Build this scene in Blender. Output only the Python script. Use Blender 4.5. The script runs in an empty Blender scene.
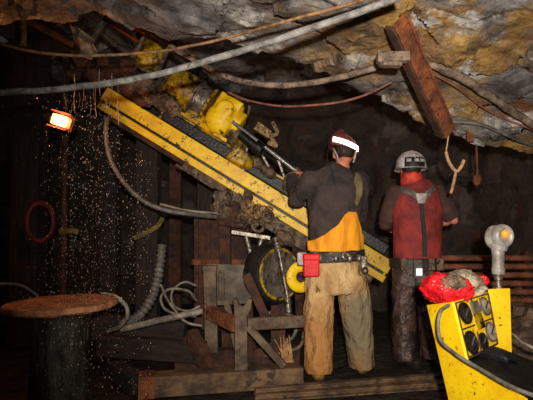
import bpy, bmesh, math, random
from mathutils import Vector, Matrix, noise, Quaternion
random.seed(7)
scene = bpy.context.scene
COL = scene.collection
V = Vector
# ------------------------------------------------------------------ camera
F = 512.0
PITCH = math.atan(32 / F)
CAM = V((0, 0, 1.1))
cam_d = bpy.data.cameras.new('camera'); cam_d.sensor_width = 36; cam_d.lens = 36 * F / 533
cam = bpy.data.objects.new('camera', cam_d); COL.objects.link(cam)
cam.location = CAM; cam.rotation_euler = (math.pi / 2 + PITCH, 0, 0)
scene.camera = cam

def P(px, py, Y):
    u = (px - 266.5) / F; v = (200 - py) / F
    d = V((u, math.cos(PITCH) - v * math.sin(PITCH), math.sin(PITCH) + v * math.cos(PITCH)))
    return CAM + d * (Y / d.y)

# ------------------------------------------------------------------ materials
def lin(c):
    return tuple(((x / 255) / 12.92 if x / 255 <= .04045 else ((x / 255 + .055) / 1.055) ** 2.4) for x in c) + (1,)

def mat(name, c1, c2=None, scale=6, rough=.7, metal=0, bump=.3, bscale=30, spots=None, sscale=18, sthr=.58, lo=.4, hi=.62, stretch=None, spec=.4):
    m = bpy.data.materials.new(name); m.use_nodes = True
    nt = m.node_tree; N = nt.nodes; L = nt.links
    b = N['Principled BSDF']
    b.inputs['Roughness'].default_value = rough; b.inputs['Metallic'].default_value = metal
    b.inputs['Specular IOR Level'].default_value = spec
    tc = N.new('ShaderNodeTexCoord'); mp = N.new('ShaderNodeMapping')
    L.new(tc.outputs['Object'], mp.inputs[0])
    if stretch: mp.inputs['Scale'].default_value = stretch
    out = None
    if c2 is None: c2 = tuple(x * .6 for x in c1)
    n = N.new('ShaderNodeTexNoise'); n.inputs['Scale'].default_value = scale; n.inputs['Detail'].default_value = 6
    n.inputs['Roughness'].default_value = .65
    L.new(mp.outputs[0], n.inputs['Vector'])
    r = N.new('ShaderNodeValToRGB'); r.color_ramp.elements[0].position = lo; r.color_ramp.elements[1].position = hi
    r.color_ramp.elements[0].color = lin(c2); r.color_ramp.elements[1].color = lin(c1)
    L.new(n.outputs['Fac'], r.inputs[0]); out = r.outputs[0]
    if spots:
        n2 = N.new('ShaderNodeTexNoise'); n2.inputs['Scale'].default_value = sscale; n2.inputs['Detail'].default_value = 5
        n2.inputs['Roughness'].default_value = .7
        L.new(mp.outputs[0], n2.inputs['Vector'])
        r2 = N.new('ShaderNodeValToRGB'); r2.color_ramp.elements[0].position = sthr; r2.color_ramp.elements[1].position = sthr + .06
        L.new(n2.outputs['Fac'], r2.inputs[0])
        mx = N.new('ShaderNodeMix'); mx.data_type = 'RGBA'
        L.new(r2.outputs[0], mx.inputs[0]); L.new(out, mx.inputs[6]); mx.inputs[7].default_value = lin(spots); out = mx.outputs[2]
    L.new(out, b.inputs['Base Color'])
    if bump:
        n3 = N.new('ShaderNodeTexNoise'); n3.inputs['Scale'].default_value = bscale; n3.inputs['Detail'].default_value = 5
        L.new(mp.outputs[0], n3.inputs['Vector'])
        bp = N.new('ShaderNodeBump'); bp.inputs['Strength'].default_value = bump; bp.inputs['Distance'].default_value = .02 if bump < .8 else .05
        L.new(n3.outputs['Fac'], bp.inputs['Height']); L.new(bp.outputs[0], b.inputs['Normal'])
    m['out'] = 0
    return m

def emit(name, c, s):
    m = bpy.data.materials.new(name); m.use_nodes = True
    b = m.node_tree.nodes['Principled BSDF']
    b.inputs['Base Color'].default_value = lin(c); b.inputs['Emission Color'].default_value = lin(c); b.inputs['Emission Strength'].default_value = s
    return m

def overlay(m, c, axis, a, b_, nscale=9, namt=.25, strength=1.0, axis2=None, a2=0, b2=0):
    """a coloured stain over the base colour between two coordinates of the object, with a ragged noisy edge"""
    nt = m.node_tree; N = nt.nodes; L = nt.links
    b = N['Principled BSDF']; src = b.inputs['Base Color'].links[0].from_socket
    tc = N.new('ShaderNodeTexCoord'); sp = N.new('ShaderNodeSeparateXYZ'); L.new(tc.outputs['Object'], sp.inputs[0])
    nz = N.new('ShaderNodeTexNoise'); nz.inputs['Scale'].default_value = nscale; nz.inputs['Detail'].default_value = 5
    L.new(tc.outputs['Object'], nz.inputs['Vector'])
    def ramp(ax, p, q):
        ad = N.new('ShaderNodeMath'); ad.operation = 'MULTIPLY_ADD'
        L.new(nz.outputs['Fac'], ad.inputs[0]); ad.inputs[1].default_value = namt * 2; L.new(sp.outputs[ax], ad.inputs[2])
        mr = N.new('ShaderNodeMapRange'); L.new(ad.outputs[0], mr.inputs[0])
        mr.inputs[1].default_value = p + namt; mr.inputs[2].default_value = q + namt
        return mr.outputs[0]
    f = ramp(axis, a, b_)
    if axis2 is not None:
        g = ramp(axis2, a2, b2); mu = N.new('ShaderNodeMath'); mu.operation = 'MULTIPLY'
        L.new(f, mu.inputs[0]); L.new(g, mu.inputs[1]); f = mu.outputs[0]
    ms = N.new('ShaderNodeMath'); ms.operation = 'MULTIPLY'; L.new(f, ms.inputs[0]); ms.inputs[1].default_value = strength
    mx = N.new('ShaderNodeMix'); mx.data_type = 'RGBA'
    L.new(ms.outputs[0], mx.inputs[0]); L.new(src, mx.inputs[6]); mx.inputs[7].default_value = lin(c)
    L.new(mx.outputs[2], b.inputs['Base Color'])

M = {}
M['yellow'] = mat('yellow_paint', (240, 198, 14), (212, 160, 8), 5, .45, 0, .2, 40, (44, 32, 16), 7, .585, .35, .6, (1.6, 1.6, 1.6))
M['yellow_clean'] = mat('yellow_panel_paint', (240, 200, 18), (220, 172, 10), 5, .45, 0, .1, 30, (84, 62, 16), 34, .60, .35, .6)
M['yellow_dirty'] = mat('oily_yellow_paint', (206, 164, 16), (96, 72, 16), 9, .4, .1, .4, 40, (34, 26, 16), 14, .52)
M['steel'] = mat('worn_steel', (150, 140, 128), (90, 80, 70), 12, .4, .6, .3, 40, (60, 45, 32), 20, .56)
M['bright'] = mat('bright_steel', (205, 205, 205), (150, 150, 150), 12, .28, .8, .1, 40)
M['dark'] = mat('oily_black_steel', (34, 32, 32), (16, 15, 15), 10, .45, .3, .3, 40)
M['rubber'] = mat('black_rubber', (28, 27, 30), (14, 13, 15), 10, .5, 0, .3, 40)
M['grime'] = mat('muddy_steel', (124, 100, 78), (58, 46, 36), 14, .7, .1, .7, 30, (38, 30, 24), 24, .55)
M['rust'] = mat('rusty_steel', (138, 76, 42), (84, 46, 28), 9, .85, 0, .6, 40, (60, 32, 22), 16, .57)
M['rust_dark'] = mat('dark_rusty_steel', (84, 50, 34), (44, 28, 22), 9, .85, 0, .6, 40)
M['rust_table'] = mat('wet_orange_rust', (198, 136, 98), (140, 86, 60), 10, .6, 0, .6, 40, (112, 66, 48), 16, .56)
M['copper'] = mat('coppery_tube', (190, 110, 50), (130, 66, 28), 9, .35, .7, .3, 40)
M['greygreen'] = mat('grey_green_painted_steel', (110, 100, 82), (72, 64, 52), 6, .7, .1, .4, 30, (66, 46, 32), 9, .6)
M['frame'] = mat('muddy_frame_steel', (112, 94, 74), (68, 54, 42), 7, .75, .1, .5, 30, (72, 50, 34), 10, .56)
M['skid'] = mat('brown_muddy_steel', (118, 92, 64), (66, 50, 36), 7, .75, .1, .5, 30, (60, 44, 32), 10, .58)
M['timber'] = mat('dark_wet_timber', (52, 40, 34), (28, 23, 20), 6, .8, 0, .6, 25, None, stretch=(6, 6, .8))
M['plank'] = mat('dark_plank', (58, 42, 34), (30, 24, 21), 6, .8, 0, .6, 25, None, stretch=(.8, 6, 6))
M['cable'] = mat('pale_dusty_cable', (132, 128, 124), (84, 80, 76), 14, .8, 0, .4, 40, (64, 58, 52), 22, .57)
M['hose'] = mat('dusty_brown_hose', (142, 120, 102), (88, 72, 60), 16, .8, 0, .5, 40, (60, 48, 40), 24, .57)
M['greyhose'] = mat('grey_rubber_hose', (112, 108, 100), (80, 76, 70), 16, .5, 0, .3, 40)
M['whitehose'] = mat('white_dirty_hose', (150, 140, 128), (96, 88, 78), 12, .6, 0, .3, 40)
M['wire'] = mat('thin_brown_wire', (160, 120, 80), (100, 70, 50), 16, .7, 0, .2, 40)
M['redwire'] = mat('thin_red_brown_wire', (150, 92, 78), (98, 60, 50), 16, .7, 0, .2, 40)
M['plastic'] = mat('clear_grey_plastic', (150, 138, 124), (100, 90, 80), 10, .35, 0, .6, 20)
M['skin'] = mat('skin', (206, 128, 100), (170, 92, 70), 14, .55, 0, .15, 60)
M['hair'] = mat('dark_hair', (46, 32, 24), (24, 18, 14), 60, .6, 0, .5, 80, None, stretch=(1, 1, .2))
M['helmet_brown'] = mat('dark_red_helmet_shell', (140, 72, 60), (100, 50, 42), 6, .4, 0, .1, 20)
M['helmet_white'] = mat('white_helmet_shell', (206, 200, 200), (150, 142, 140), 10, .4, 0, .1, 20, (90, 80, 76), 14, .62)
M['band'] = mat('dark_band', (30, 26, 24), (18, 16, 15), 10, .6, 0, .2, 40)
M['pipe'] = mat('red_brown_pipe', (150, 92, 66), (96, 58, 44), 9, .55, .2, .3, 40)
M['shirt'] = mat('dark_brown_shirt_cloth', (68, 56, 52), (46, 38, 36), 5, .9, 0, .8, 12)
M['patch'] = mat('olive_stain', (112, 98, 66), (80, 68, 48), 10, .9, 0, .3, 30)
M['hivis'] = mat('orange_yellow_cloth', (244, 166, 26), (206, 124, 18), 5, .8, 0, .4, 18, None, lo=.35, hi=.6, stretch=(2.2, 2.2, .6))
M['trouser'] = mat('tan_work_cloth', (204, 170, 118), (160, 120, 76), 6, .85, 0, 1.0, 11, (112, 80, 46), 8, .58, stretch=(1.3, 1.3, .7))
overlay(M['yellow'], (84, 58, 28), 0, -.98, -1.35, 12, .2, .75)
overlay(M['yellow'], (96, 66, 26), 0, .35, 1.3, 14, .25, .55)
overlay(M['trouser'], (166, 112, 58), 2, .62, .42, 8, .12, .85)
overlay(M['trouser'], (118, 108, 84), 0, .02, .08, 8, .06, .92, 2, .70, .58)
overlay(M['trouser'], (150, 96, 40), 2, .22, .0, 8, .1, .6)
M['wet'] = mat('wet_dark_work_cloth', (84, 62, 54), (44, 34, 31), 6, .42, 0, 1.0, 11, (100, 84, 74), 13, .62)
M['vest'] = mat('maroon_cloth', (146, 48, 42), (104, 34, 32), 6, .8, 0, .4, 18)
M['sleeve'] = mat('brown_sleeve_cloth', (88, 58, 48), (58, 40, 36), 6, .85, 0, .4, 20)
M['redcloth'] = mat('orange_red_cloth', (220, 72, 50), (150, 40, 30), 14, .7, 0, .4, 30)
M['harness'] = mat('grey_webbing', (112, 104, 100), (72, 66, 64), 10, .8, 0, .3, 60)
M['pad'] = mat('pale_grey_pad', (190, 182, 178), (140, 130, 126), 12, .7, 0, .2, 40)
M['leather'] = mat('black_belt_leather', (48, 44, 42), (24, 22, 21), 12, .55, 0, .3, 40)
M['red'] = mat('bright_red_cloth', (226, 30, 38), (188, 18, 28), 8, .6, 0, .3, 26)
M['bagred'] = mat('shiny_red_fabric', (236, 40, 44), (170, 14, 26), 9, .3, 0, .6, 20)
M['bagpale'] = mat('dirty_pale_plastic', (176, 164, 140), (110, 98, 78), 10, .4, 0, .6, 24)
M['boot'] = mat('muddy_yellow_boot', (170, 126, 40), (92, 66, 30), 9, .7, 0, .4, 30)
M['boot_dark'] = mat('black_boot', (44, 38, 34), (26, 22, 20), 9, .5, 0, .4, 30)
M['cast'] = mat('pale_grey_casting', (172, 168, 162), (122, 116, 108), 8, .5, .2, .3, 30)
M['amber'] = emit('glowing_amber_ball', (255, 150, 40), .35)  # orange glow put into the ball as faint emission
M['glass'] = mat('dark_gauge_glass', (52, 44, 38), (24, 20, 18), 14, .12, 0, 0, 10, spec=.8)
M['paleglass'] = mat('cloudy_gauge_glass', (176, 160, 140), (120, 104, 88), 14, .2, 0, .1, 10)
M['ember'] = emit('glowing_lamp_glass', (255, 214, 140), 3.2)

def glow_from_centre(m, hot, edge, r, s_):
    nt = m.node_tree; N = nt.nodes; L = nt.links; b = N['Principled BSDF']
    tc = N.new('ShaderNodeTexCoord'); ln = N.new('ShaderNodeVectorMath'); ln.operation = 'LENGTH'; L.new(tc.outputs['Object'], ln.inputs[0])
    mr = N.new('ShaderNodeMapRange'); L.new(ln.outputs['Value'], mr.inputs[0]); mr.inputs[1].default_value = r * .45; mr.inputs[2].default_value = r
    cr = N.new('ShaderNodeValToRGB'); cr.color_ramp.elements[0].color = lin(hot); cr.color_ramp.elements[1].color = lin(edge); L.new(mr.outputs[0], cr.inputs[0])
    L.new(cr.outputs[0], b.inputs['Emission Color']); b.inputs['Emission Strength'].default_value = s_
glow_from_centre(M['ember'], (255, 226, 160), (255, 84, 10), .088, 2.2)
M['ember_rim'] = emit('orange_lamp_lens', (255, 110, 24), 1.6)
M['strip'] = emit('glowing_reflective_strip', (255, 252, 245), 3.0)  # emission stands in for the strip throwing back the flash
M['silver'] = emit('glowing_silver_reflector', (225, 232, 240), .5)  # reflected light put into the reflector as a weak glow
M['drop'] = mat('water_drop_glint', (214, 188, 170), (120, 96, 84), 3, .25, 0, 0)
M['purple'] = mat('oily_purple_hub', (96, 70, 96), (40, 28, 40), 30, .4, .3, .4, 40)
M['strap'] = mat('yellow_webbing', (140, 116, 44), (80, 66, 28), 9, .8)
M['redhose'] = mat('dull_red_hose', (112, 34, 36), (60, 20, 22), 9, .6)
M['brass'] = mat('greasy_brass', (196, 160, 116), (120, 90, 60), 22, .45, .4, .8, 40, (60, 44, 30), 20, .56)
M['wood'] = mat('splintered_pale_wood', (186, 140, 92), (120, 84, 52), 12, .8, 0, .6, 40)
M['rope'] = mat('pale_rope', (190, 150, 110), (140, 104, 74), 30, .85, 0, .5, 60)
M['column'] = mat('wet_dark_column', (78, 74, 66), (28, 27, 25), 5, .5, .1, .6, 20, (112, 102, 86), 11, .58, stretch=(3, 3, .7))

def rock_material(name, grey, dark, ochre, ochre_x, ochre_amt, pale, rust):
    m = bpy.data.materials.new(name); m.use_nodes = True
    nt = m.node_tree; N = nt.nodes; L = nt.links; b = N['Principled BSDF']
    b.inputs['Roughness'].default_value = .8; b.inputs['Specular IOR Level'].default_value = .3
    tc = N.new('ShaderNodeTexCoord')
    def nz(s, d=8, r=.65):
        n = N.new('ShaderNodeTexNoise'); n.inputs['Scale'].default_value = s; n.inputs['Detail'].default_value = d; n.inputs['Roughness'].default_value = r
        L.new(tc.outputs['Object'], n.inputs['Vector']); return n.outputs['Fac']
    def ramp(f, a, c, ca=(0, 0, 0, 1), cc=(1, 1, 1, 1)):
        r = N.new('ShaderNodeValToRGB'); r.color_ramp.elements[0].position = a; r.color_ramp.elements[1].position = c
        r.color_ramp.elements[0].color = ca; r.color_ramp.elements[1].color = cc; L.new(f, r.inputs[0]); return r.outputs[0]
    def mix(f, a, c):
        mx = N.new('ShaderNodeMix'); mx.data_type = 'RGBA'; L.new(f, mx.inputs[0]); L.new(a, mx.inputs[6])
        if isinstance(c, tuple): mx.inputs[7].default_value = c
        else: L.new(c, mx.inputs[7])
        return mx.outputs[2]
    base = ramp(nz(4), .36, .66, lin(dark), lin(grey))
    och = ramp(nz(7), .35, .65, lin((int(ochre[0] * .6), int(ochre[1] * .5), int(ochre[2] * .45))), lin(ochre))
    sp = N.new('ShaderNodeSeparateXYZ'); L.new(tc.outputs['Object'], sp.inputs[0])
    mr = N.new('ShaderNodeMapRange'); L.new(sp.outputs[0], mr.inputs[0]); mr.inputs[1].default_value = ochre_x - .5; mr.inputs[2].default_value = ochre_x + .5
    patch = ramp(nz(1.5, 6, .65), .44, .54)
    mu = N.new('ShaderNodeMath'); mu.operation = 'MULTIPLY'; L.new(mr.outputs[0], mu.inputs[0]); L.new(patch, mu.inputs[1])
    mu2 = N.new('ShaderNodeMath'); mu2.operation = 'MULTIPLY'; L.new(mu.outputs[0], mu2.inputs[0]); mu2.inputs[1].default_value = ochre_amt
    c = mix(mu2.outputs[0], base, och)
    c = mix(ramp(nz(1.9, 7, .7), .56, .62), c, lin(pale))
    rustp = ramp(nz(2.6, 6, .7), .56, .68)
    c = mix(rustp, c, lin(rust))
    c = mix(ramp(nz(2.3, 8, .72), .52, .66), c, lin((58, 50, 46)))
    fine = ramp(nz(34, 5), .56, .66)
    mf = N.new('ShaderNodeMath'); mf.operation = 'MULTIPLY'; L.new(fine, mf.inputs[0]); mf.inputs[1].default_value = .5
    c = mix(mf.outputs[0], c, lin((50, 44, 40)))
    L.new(c, b.inputs['Base Color'])
    bp = N.new('ShaderNodeBump'); bp.inputs['Strength'].default_value = .9; bp.inputs['Distance'].default_value = .06
    L.new(nz(13, 8, .7), bp.inputs['Height']); L.new(bp.outputs[0], b.inputs['Normal'])
    return m
M['rock'] = rock_material('mine_roof_rock', (160, 154, 150), (74, 68, 66), (200, 156, 74), .25, .85, (204, 198, 190), (122, 78, 48))
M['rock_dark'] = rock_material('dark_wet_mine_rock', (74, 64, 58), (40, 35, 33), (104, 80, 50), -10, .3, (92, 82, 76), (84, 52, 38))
M['mud'] = mat('dark_wet_mud', (56, 48, 42), (32, 28, 25), 5, .55, 0, .9, 14, (84, 70, 58), 9, .6)

# ------------------------------------------------------------------ mesh building
class MB:
    def __init__(s): s.bm = bmesh.new()
    def hull(s, pts):
        vs = [s.bm.verts.new(p) for p in pts]
        r = bmesh.ops.convex_hull(s.bm, input=vs)
        dead = [g for g in set(r['geom_interior']) | set(r['geom_unused']) if isinstance(g, bmesh.types.BMVert) and g.is_valid]
        if dead: bmesh.ops.delete(s.bm, geom=dead, context='VERTS')
        return s
    def box(s, c, size, ax=None):
        c = V(c); ax = ax or (V((1, 0, 0)), V((0, 1, 0)), V((0, 0, 1)))
        a, b, d = (ax[i].normalized() * size[i] / 2 for i in range(3))
        q = [s.bm.verts.new(c + a * i + b * j + d * k) for i in (-1, 1) for j in (-1, 1) for k in (-1, 1)]
        for f in ((0, 1, 3, 2), (4, 6, 7, 5), (0, 4, 5, 1), (2, 3, 7, 6), (0, 2, 6, 4), (1, 5, 7, 3)):
            s.bm.faces.new([q[i] for i in f])
        return s
    def bar(s, p0, p1, w, h, up=V((0, 0, 1))):
        p0, p1 = V(p0), V(p1); a = (p1 - p0); n = a.normalized()
        sd = n.cross(up)
        if sd.length < 1e-4: sd = n.cross(V((0, 1, 0)))
        sd.normalize(); u = sd.cross(n)
        return s.box((p0 + p1) / 2, (a.length, w, h), (n, sd, u))
    def ring(s, c, x, y, n):
        return [s.bm.verts.new(c + x * math.cos(2 * math.pi * i / n) + y * math.sin(2 * math.pi * i / n)) for i in range(n)]
    def rings(s, rs, cap=True):
        n = len(rs[0])
        for a, b in zip(rs, rs[1:]):
            for i in range(n): s.bm.faces.new((a[i], a[(i + 1) % n], b[(i + 1) % n], b[i]))
        if cap: s.bm.faces.new(rs[0][::-1]); s.bm.faces.new(rs[-1])
        return s
    def lathe(s, p0, axis, prof, n=24):
        """prof: (distance along axis, radius)"""
        a = V(axis).normalized(); x = a.orthogonal().normalized(); y = a.cross(x)
        return s.rings([s.ring(V(p0) + a * t, x * max(r, 1e-4), y * max(r, 1e-4), n) for t, r in prof])
    def cyl(s, p0, p1, r0, r1=None, n=16):
        p0, p1 = V(p0), V(p1)
        return s.lathe(p0, p1 - p0, [(0, r0), ((p1 - p0).length, r0 if r1 is None else r1)], n)
    def tube(s, pts, r, n=8, sub=6, rib=None):
        pts = [V(p) for p in pts]
        if sub > 1 and len(pts) > 2: pts = spline(pts, sub)
        rr = r if callable(r) else (lambda t: r)
        rs = []; t0 = (pts[1] - pts[0]).normalized(); x = t0.orthogonal().normalized()
        for i, p in enumerate(pts):
            t = (pts[min(i + 1, len(pts) - 1)] - pts[max(i - 1, 0)]).normalized()
            x = (x - t * x.dot(t)).normalized(); y = t.cross(x)
            q = rr(i / (len(pts) - 1))
            rs.append(s.ring(p, x * q, y * q, n))
        return s.rings(rs)
    def loft(s, secs, n=16, fwd=V((0, 1, 0))):
        """secs: (centre, half-width, half-depth); rings perpendicular to the path"""
        rs = []
        for i, (c, a, b) in enumerate(secs):
            t = (V(secs[min(i + 1, len(secs) - 1)][0]) - V(secs[max(i - 1, 0)][0])).normalized()
            x = t.cross(fwd)
            if x.length < .05: x = t.cross(V((0, 0, 1)))
            x.normalize(); y = x.cross(t)
            rs.append(s.ring(V(c), x * a, y * b, n))
        return s.rings(rs)
    def ball(s, c, r, u=16, v=10, ax=None):
        if not hasattr(r, '__len__'): r = (r, r, r)
        ax = ax or (V((1, 0, 0)), V((0, 1, 0)), V((0, 0, 1)))
        mt = Matrix((ax[0] * r[0], ax[1] * r[1], ax[2] * r[2])).transposed().to_4x4(); mt.translation = V(c)
        bmesh.ops.create_uvsphere(s.bm, u_segments=u, v_segments=v, radius=1, matrix=mt); return s
    def prism(s, poly, th):
        th = V(th); a = [s.bm.verts.new(V(p) - th / 2) for p in poly]; b = [s.bm.verts.new(V(p) + th / 2) for p in poly]
        n = len(a)
        for i in range(n): s.bm.faces.new((a[i], a[(i + 1) % n], b[(i + 1) % n], b[i]))
        s.bm.faces.new(a[::-1]); s.bm.faces.new(b); return s
    def torus(s, c, axis, R, r, n=28, m=8, sx=1):
        a = V(axis).normalized(); x = a.orthogonal().normalized(); y = a.cross(x); rs = []
        for i in range(n):
            t = 2 * math.pi * i / n; d = x * math.cos(t) + y * math.sin(t)
            rs.append(s.ring(V(c) + d * R, d * r, a * r * sx, m))
        rs.append(rs[0]); return s.rings(rs, cap=False)
    def jitter(s, amt, sc=20):
        for v in s.bm.verts: v.co += noise.noise_vector(v.co * sc) * amt
        return s
    def build(s, name, m, parent=None, bevel=0, smooth=True, origin=None, keep=False):
        bm = s.bm
        bmesh.ops.recalc_face_normals(bm, faces=bm.faces)
        root = parent
        while root is not None and root.parent is not None: root = root.parent
        if root is not None: off = ROOTLOC[root.name]
        else:
            if origin is None:
                lo = V([min(v.co[i] for v in bm.verts) for i in range(3)]); hi = V([max(v.co[i] for v in bm.verts) for i in range(3)])
                origin = V(((lo.x + hi.x) / 2, (lo.y + hi.y) / 2, lo.z))
            off = V(origin)
        for v in bm.verts: v.co -= off
        me = bpy.data.meshes.new(name); bm.to_mesh(me); bm.free()
        o = bpy.data.objects.new(name, me); COL.objects.link(o); me.materials.append(M[m] if isinstance(m, str) else m)
        if parent is None: o.location = off; ROOTLOC[o.name] = off
        else: o.parent = parent
        if smooth:
            me.polygons.foreach_set('use_smooth', [True] * len(me.polygons))
            if not keep:
                bm2 = bmesh.new(); bm2.from_mesh(me)
                for e in bm2.edges:
                    if len(e.link_faces) == 2 and e.calc_face_angle(0) > .7: e.smooth = False
                bm2.to_mesh(me); bm2.free()
        if bevel:
            b = o.modifiers.new('bevel', 'BEVEL'); b.width = bevel; b.segments = 2; b.limit_method = 'ANGLE'
        return o
    def remeshed(s, voxel, smooth=4, wrinkle=0, wscale=8, stretch=(1, 1, 1)):
        """fuse overlapping volumes into one continuous skin"""
        bm = s.bm; bmesh.ops.recalc_face_normals(bm, faces=bm.faces)
        me = bpy.data.meshes.new('tmp'); bm.to_mesh(me); bm.free()
        o = bpy.data.objects.new('tmp', me); COL.objects.link(o)
        r = o.modifiers.new('r', 'REMESH'); r.mode = 'VOXEL'; r.voxel_size = voxel; r.use_smooth_shade = True
        if smooth:
            k = o.modifiers.new('s', 'SMOOTH'); k.iterations = smooth; k.factor = .5
        dg = bpy.context.evaluated_depsgraph_get(); e = o.evaluated_get(dg)
        m2 = bpy.data.meshes.new_from_object(e)
        bpy.data.objects.remove(o); bpy.data.meshes.remove(me)
        s.bm = bmesh.new(); s.bm.from_mesh(m2); bpy.data.meshes.remove(m2)
        if wrinkle:
            s.bm.normal_update()
            for v in s.bm.verts:
                q = V((v.co.x * stretch[0], v.co.y * stretch[1], v.co.z * stretch[2])) * wscale
                h = noise.fractal(q, 1.0, 2.0, 3)
                rd = 1 - abs(noise.noise(q * 1.3 + V((5, 3, 1)))) * 2
                v.co += v.normal * (h * .6 + rd * .5) * wrinkle
        return s

ROOTLOC = {}
def spline(p, k):
    out = []; q = [p[0] * 2 - p[1]] + p + [p[-1] * 2 - p[-2]]
    for i in range(1, len(q) - 2):
        for j in range(k):
            t = j / k; a, b, c, d = q[i - 1:i + 3]
            out.append(.5 * ((2 * b) + (c - a) * t + (2 * a - 5 * b + 4 * c - d) * t * t + (3 * b - a - 3 * c + d) * t ** 3))
    out.append(p[-1]); return out

def tag(o, label, cat, group=None, kind=None):
    if label: o['label'] = label
    if cat: o['category'] = cat
    if group: o['group'] = group
    if kind: o['kind'] = kind
    return o
def thing(name, label, cat, loc, group=None):
    o = bpy.data.objects.new(name, None); COL.objects.link(o); o.location = loc; o.empty_display_size = .1
    ROOTLOC[o.name] = V(loc)
    return tag(o, label, cat, group)

# ------------------------------------------------------------------ the setting
def rockify(bm, amp, sc=1.0, seed=V((0, 0, 0))):
    bm.normal_update()
    for v in bm.verts:
        q = v.co * sc + seed
        q = q + noise.noise_vector(q * 1.1) * .25
        h = noise.fractal(q * 1.3, 1.0, 2.0, 3) * .45
        for f, w_ in ((1.5, .75), (3.6, .42), (8.5, .17)):
            d, pts = noise.voronoi(q * f)
            c = pts[0]; h += w_ * (noise.noise(c * 3.1 + V((9, 2, 4))) * .5 + (q * f - c).dot(noise.noise_vector(c * 2.7)) * .8)
        h += noise.noise(q * 14) * .06
        v.co += v.normal * h * amp
def sheet(fn, nu, nv):
    bm = bmesh.new(); g = [[bm.verts.new(fn(i / nu, j / nv)) for j in range(nv + 1)] for i in range(nu + 1)]
    for i in range(nu):
        for j in range(nv): bm.faces.new((g[i][j], g[i + 1][j], g[i + 1][j + 1], g[i][j + 1]))
    return bm
BROW = [(-130, 34, 3.7), (-60, 32, 3.7), (0, 27, 3.7), (30, 23, 3.7), (70, 18, 3.7), (105, 10, 3.7), (125, 8, 3.6), (142, 20, 3.5), (170, 33, 3.45), (205, 37, 3.45),
        (240, 43, 3.5), (268, 51, 3.55), (300, 61, 3.6), (340, 76, 3.7), (390, 100, 3.9), (440, 134, 4.1), (480, 146, 4.15), (533, 152, 4.2), (600, 156, 4.2), (700, 160, 4.2)]
BROWP = [P(*b) for b in BROW]
def ceil_fn(u, v):
    x = -3.2 + u * 6.8
    for a, b in zip(BROWP, BROWP[1:]):
        if a.x <= x <= b.x: t = (x - a.x) / (b.x - a.x); br = a.lerp(b, t); break
    else: br = BROWP[0] if x < BROWP[0].x else BROWP[-1]
    br = V((x, br.y, br.z))
    near = V((x, .6, 2.55 if x < 1 else 2.55))
    mid = V((x, 2.5, max(br.z + .1, 2.3 + .06 * math.sin(x * 2))))
    back1 = V((x, br.y + .2, br.z + .6)); back2 = V((x, br.y + .7, max(br.z + 1.1, 3.1))); back3 = V((x, 8.2, 3.3))
    keys = [(0, near), (.28, mid), (.62, br), (.72, back1), (.82, back2), (1, back3)]
    for (t0, a), (t1, b) in zip(keys, keys[1:]):
        if v <= t1 + 1e-9: return a.lerp(b, (v - t0) / (t1 - t0))
    return back3
bm = sheet(ceil_fn, 300, 210); rockify(bm, .17, 1.0, V((4.3, 1.7, 2.2)))
k = MB(); k.bm = bm
def setting(k, name, m):
    o = k.build(name, m, origin=(0, 0, 0)); o['kind'] = 'structure'; return o
def force_normals(k, toward):
    pass
ceil_o = setting(k, 'ceiling', 'rock')
from mathutils.bvhtree import BVHTree
ceil_bvh = BVHTree.FromPolygons([v.co.copy() for v in ceil_o.data.vertices], [tuple(p.vertices) for p in ceil_o.data.polygons])
def CP(px, py, off=.03, default=3.5):
    """a point hanging a little in front of the rock roof"""
    d = (P(px, py, 1) - CAM).normalized(); h = ceil_bvh.ray_cast(CAM, d)
    return (h[0] - d * off) if h[0] is not None and h[0].y < 5 else P(px, py, default)
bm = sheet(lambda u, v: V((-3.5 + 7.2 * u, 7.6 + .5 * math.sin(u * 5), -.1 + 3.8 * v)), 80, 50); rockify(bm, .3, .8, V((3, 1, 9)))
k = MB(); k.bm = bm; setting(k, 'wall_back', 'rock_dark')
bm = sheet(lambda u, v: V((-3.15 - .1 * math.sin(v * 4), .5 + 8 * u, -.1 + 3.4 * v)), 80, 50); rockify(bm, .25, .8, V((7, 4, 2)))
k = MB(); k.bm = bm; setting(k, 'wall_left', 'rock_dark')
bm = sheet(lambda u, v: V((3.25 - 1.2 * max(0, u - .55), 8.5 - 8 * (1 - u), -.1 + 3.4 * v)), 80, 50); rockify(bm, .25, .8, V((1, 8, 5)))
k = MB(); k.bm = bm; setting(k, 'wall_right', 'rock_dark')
def floor_fn(u, v):
    x = -3.5 + 7.2 * u; y = .3 + 8 * v
    h = noise.fractal(V((x * 2.2, y * 2.2, 4)), 1, 2, 5) * .035
    return V((x, y, min(h, .0) - .012))
bm = sheet(floor_fn, 150, 150); k = MB(); k.bm = bm; setting(k, 'floor', 'mud')
# rock ledge low on the right behind the console
def ledge(u, v):
    x = 1.55 + 1.6 * u; y = 3.5 + 2.4 * v
    return V((x, y, .46 * min(1, u * 2.6) * min(1, v * 3.5) - .06))
bm = sheet(ledge, 50, 60); rockify(bm, .16, 1.6, V((2, 2, 2))); k = MB(); k.bm = bm
M['rubble'] = mat('brown_broken_rock', (124, 98, 78), (60, 48, 40), 7, .85, 0, .9, 12, (40, 32, 28), 9, .56)
setting(k, 'trim_1', 'rubble')

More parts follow.
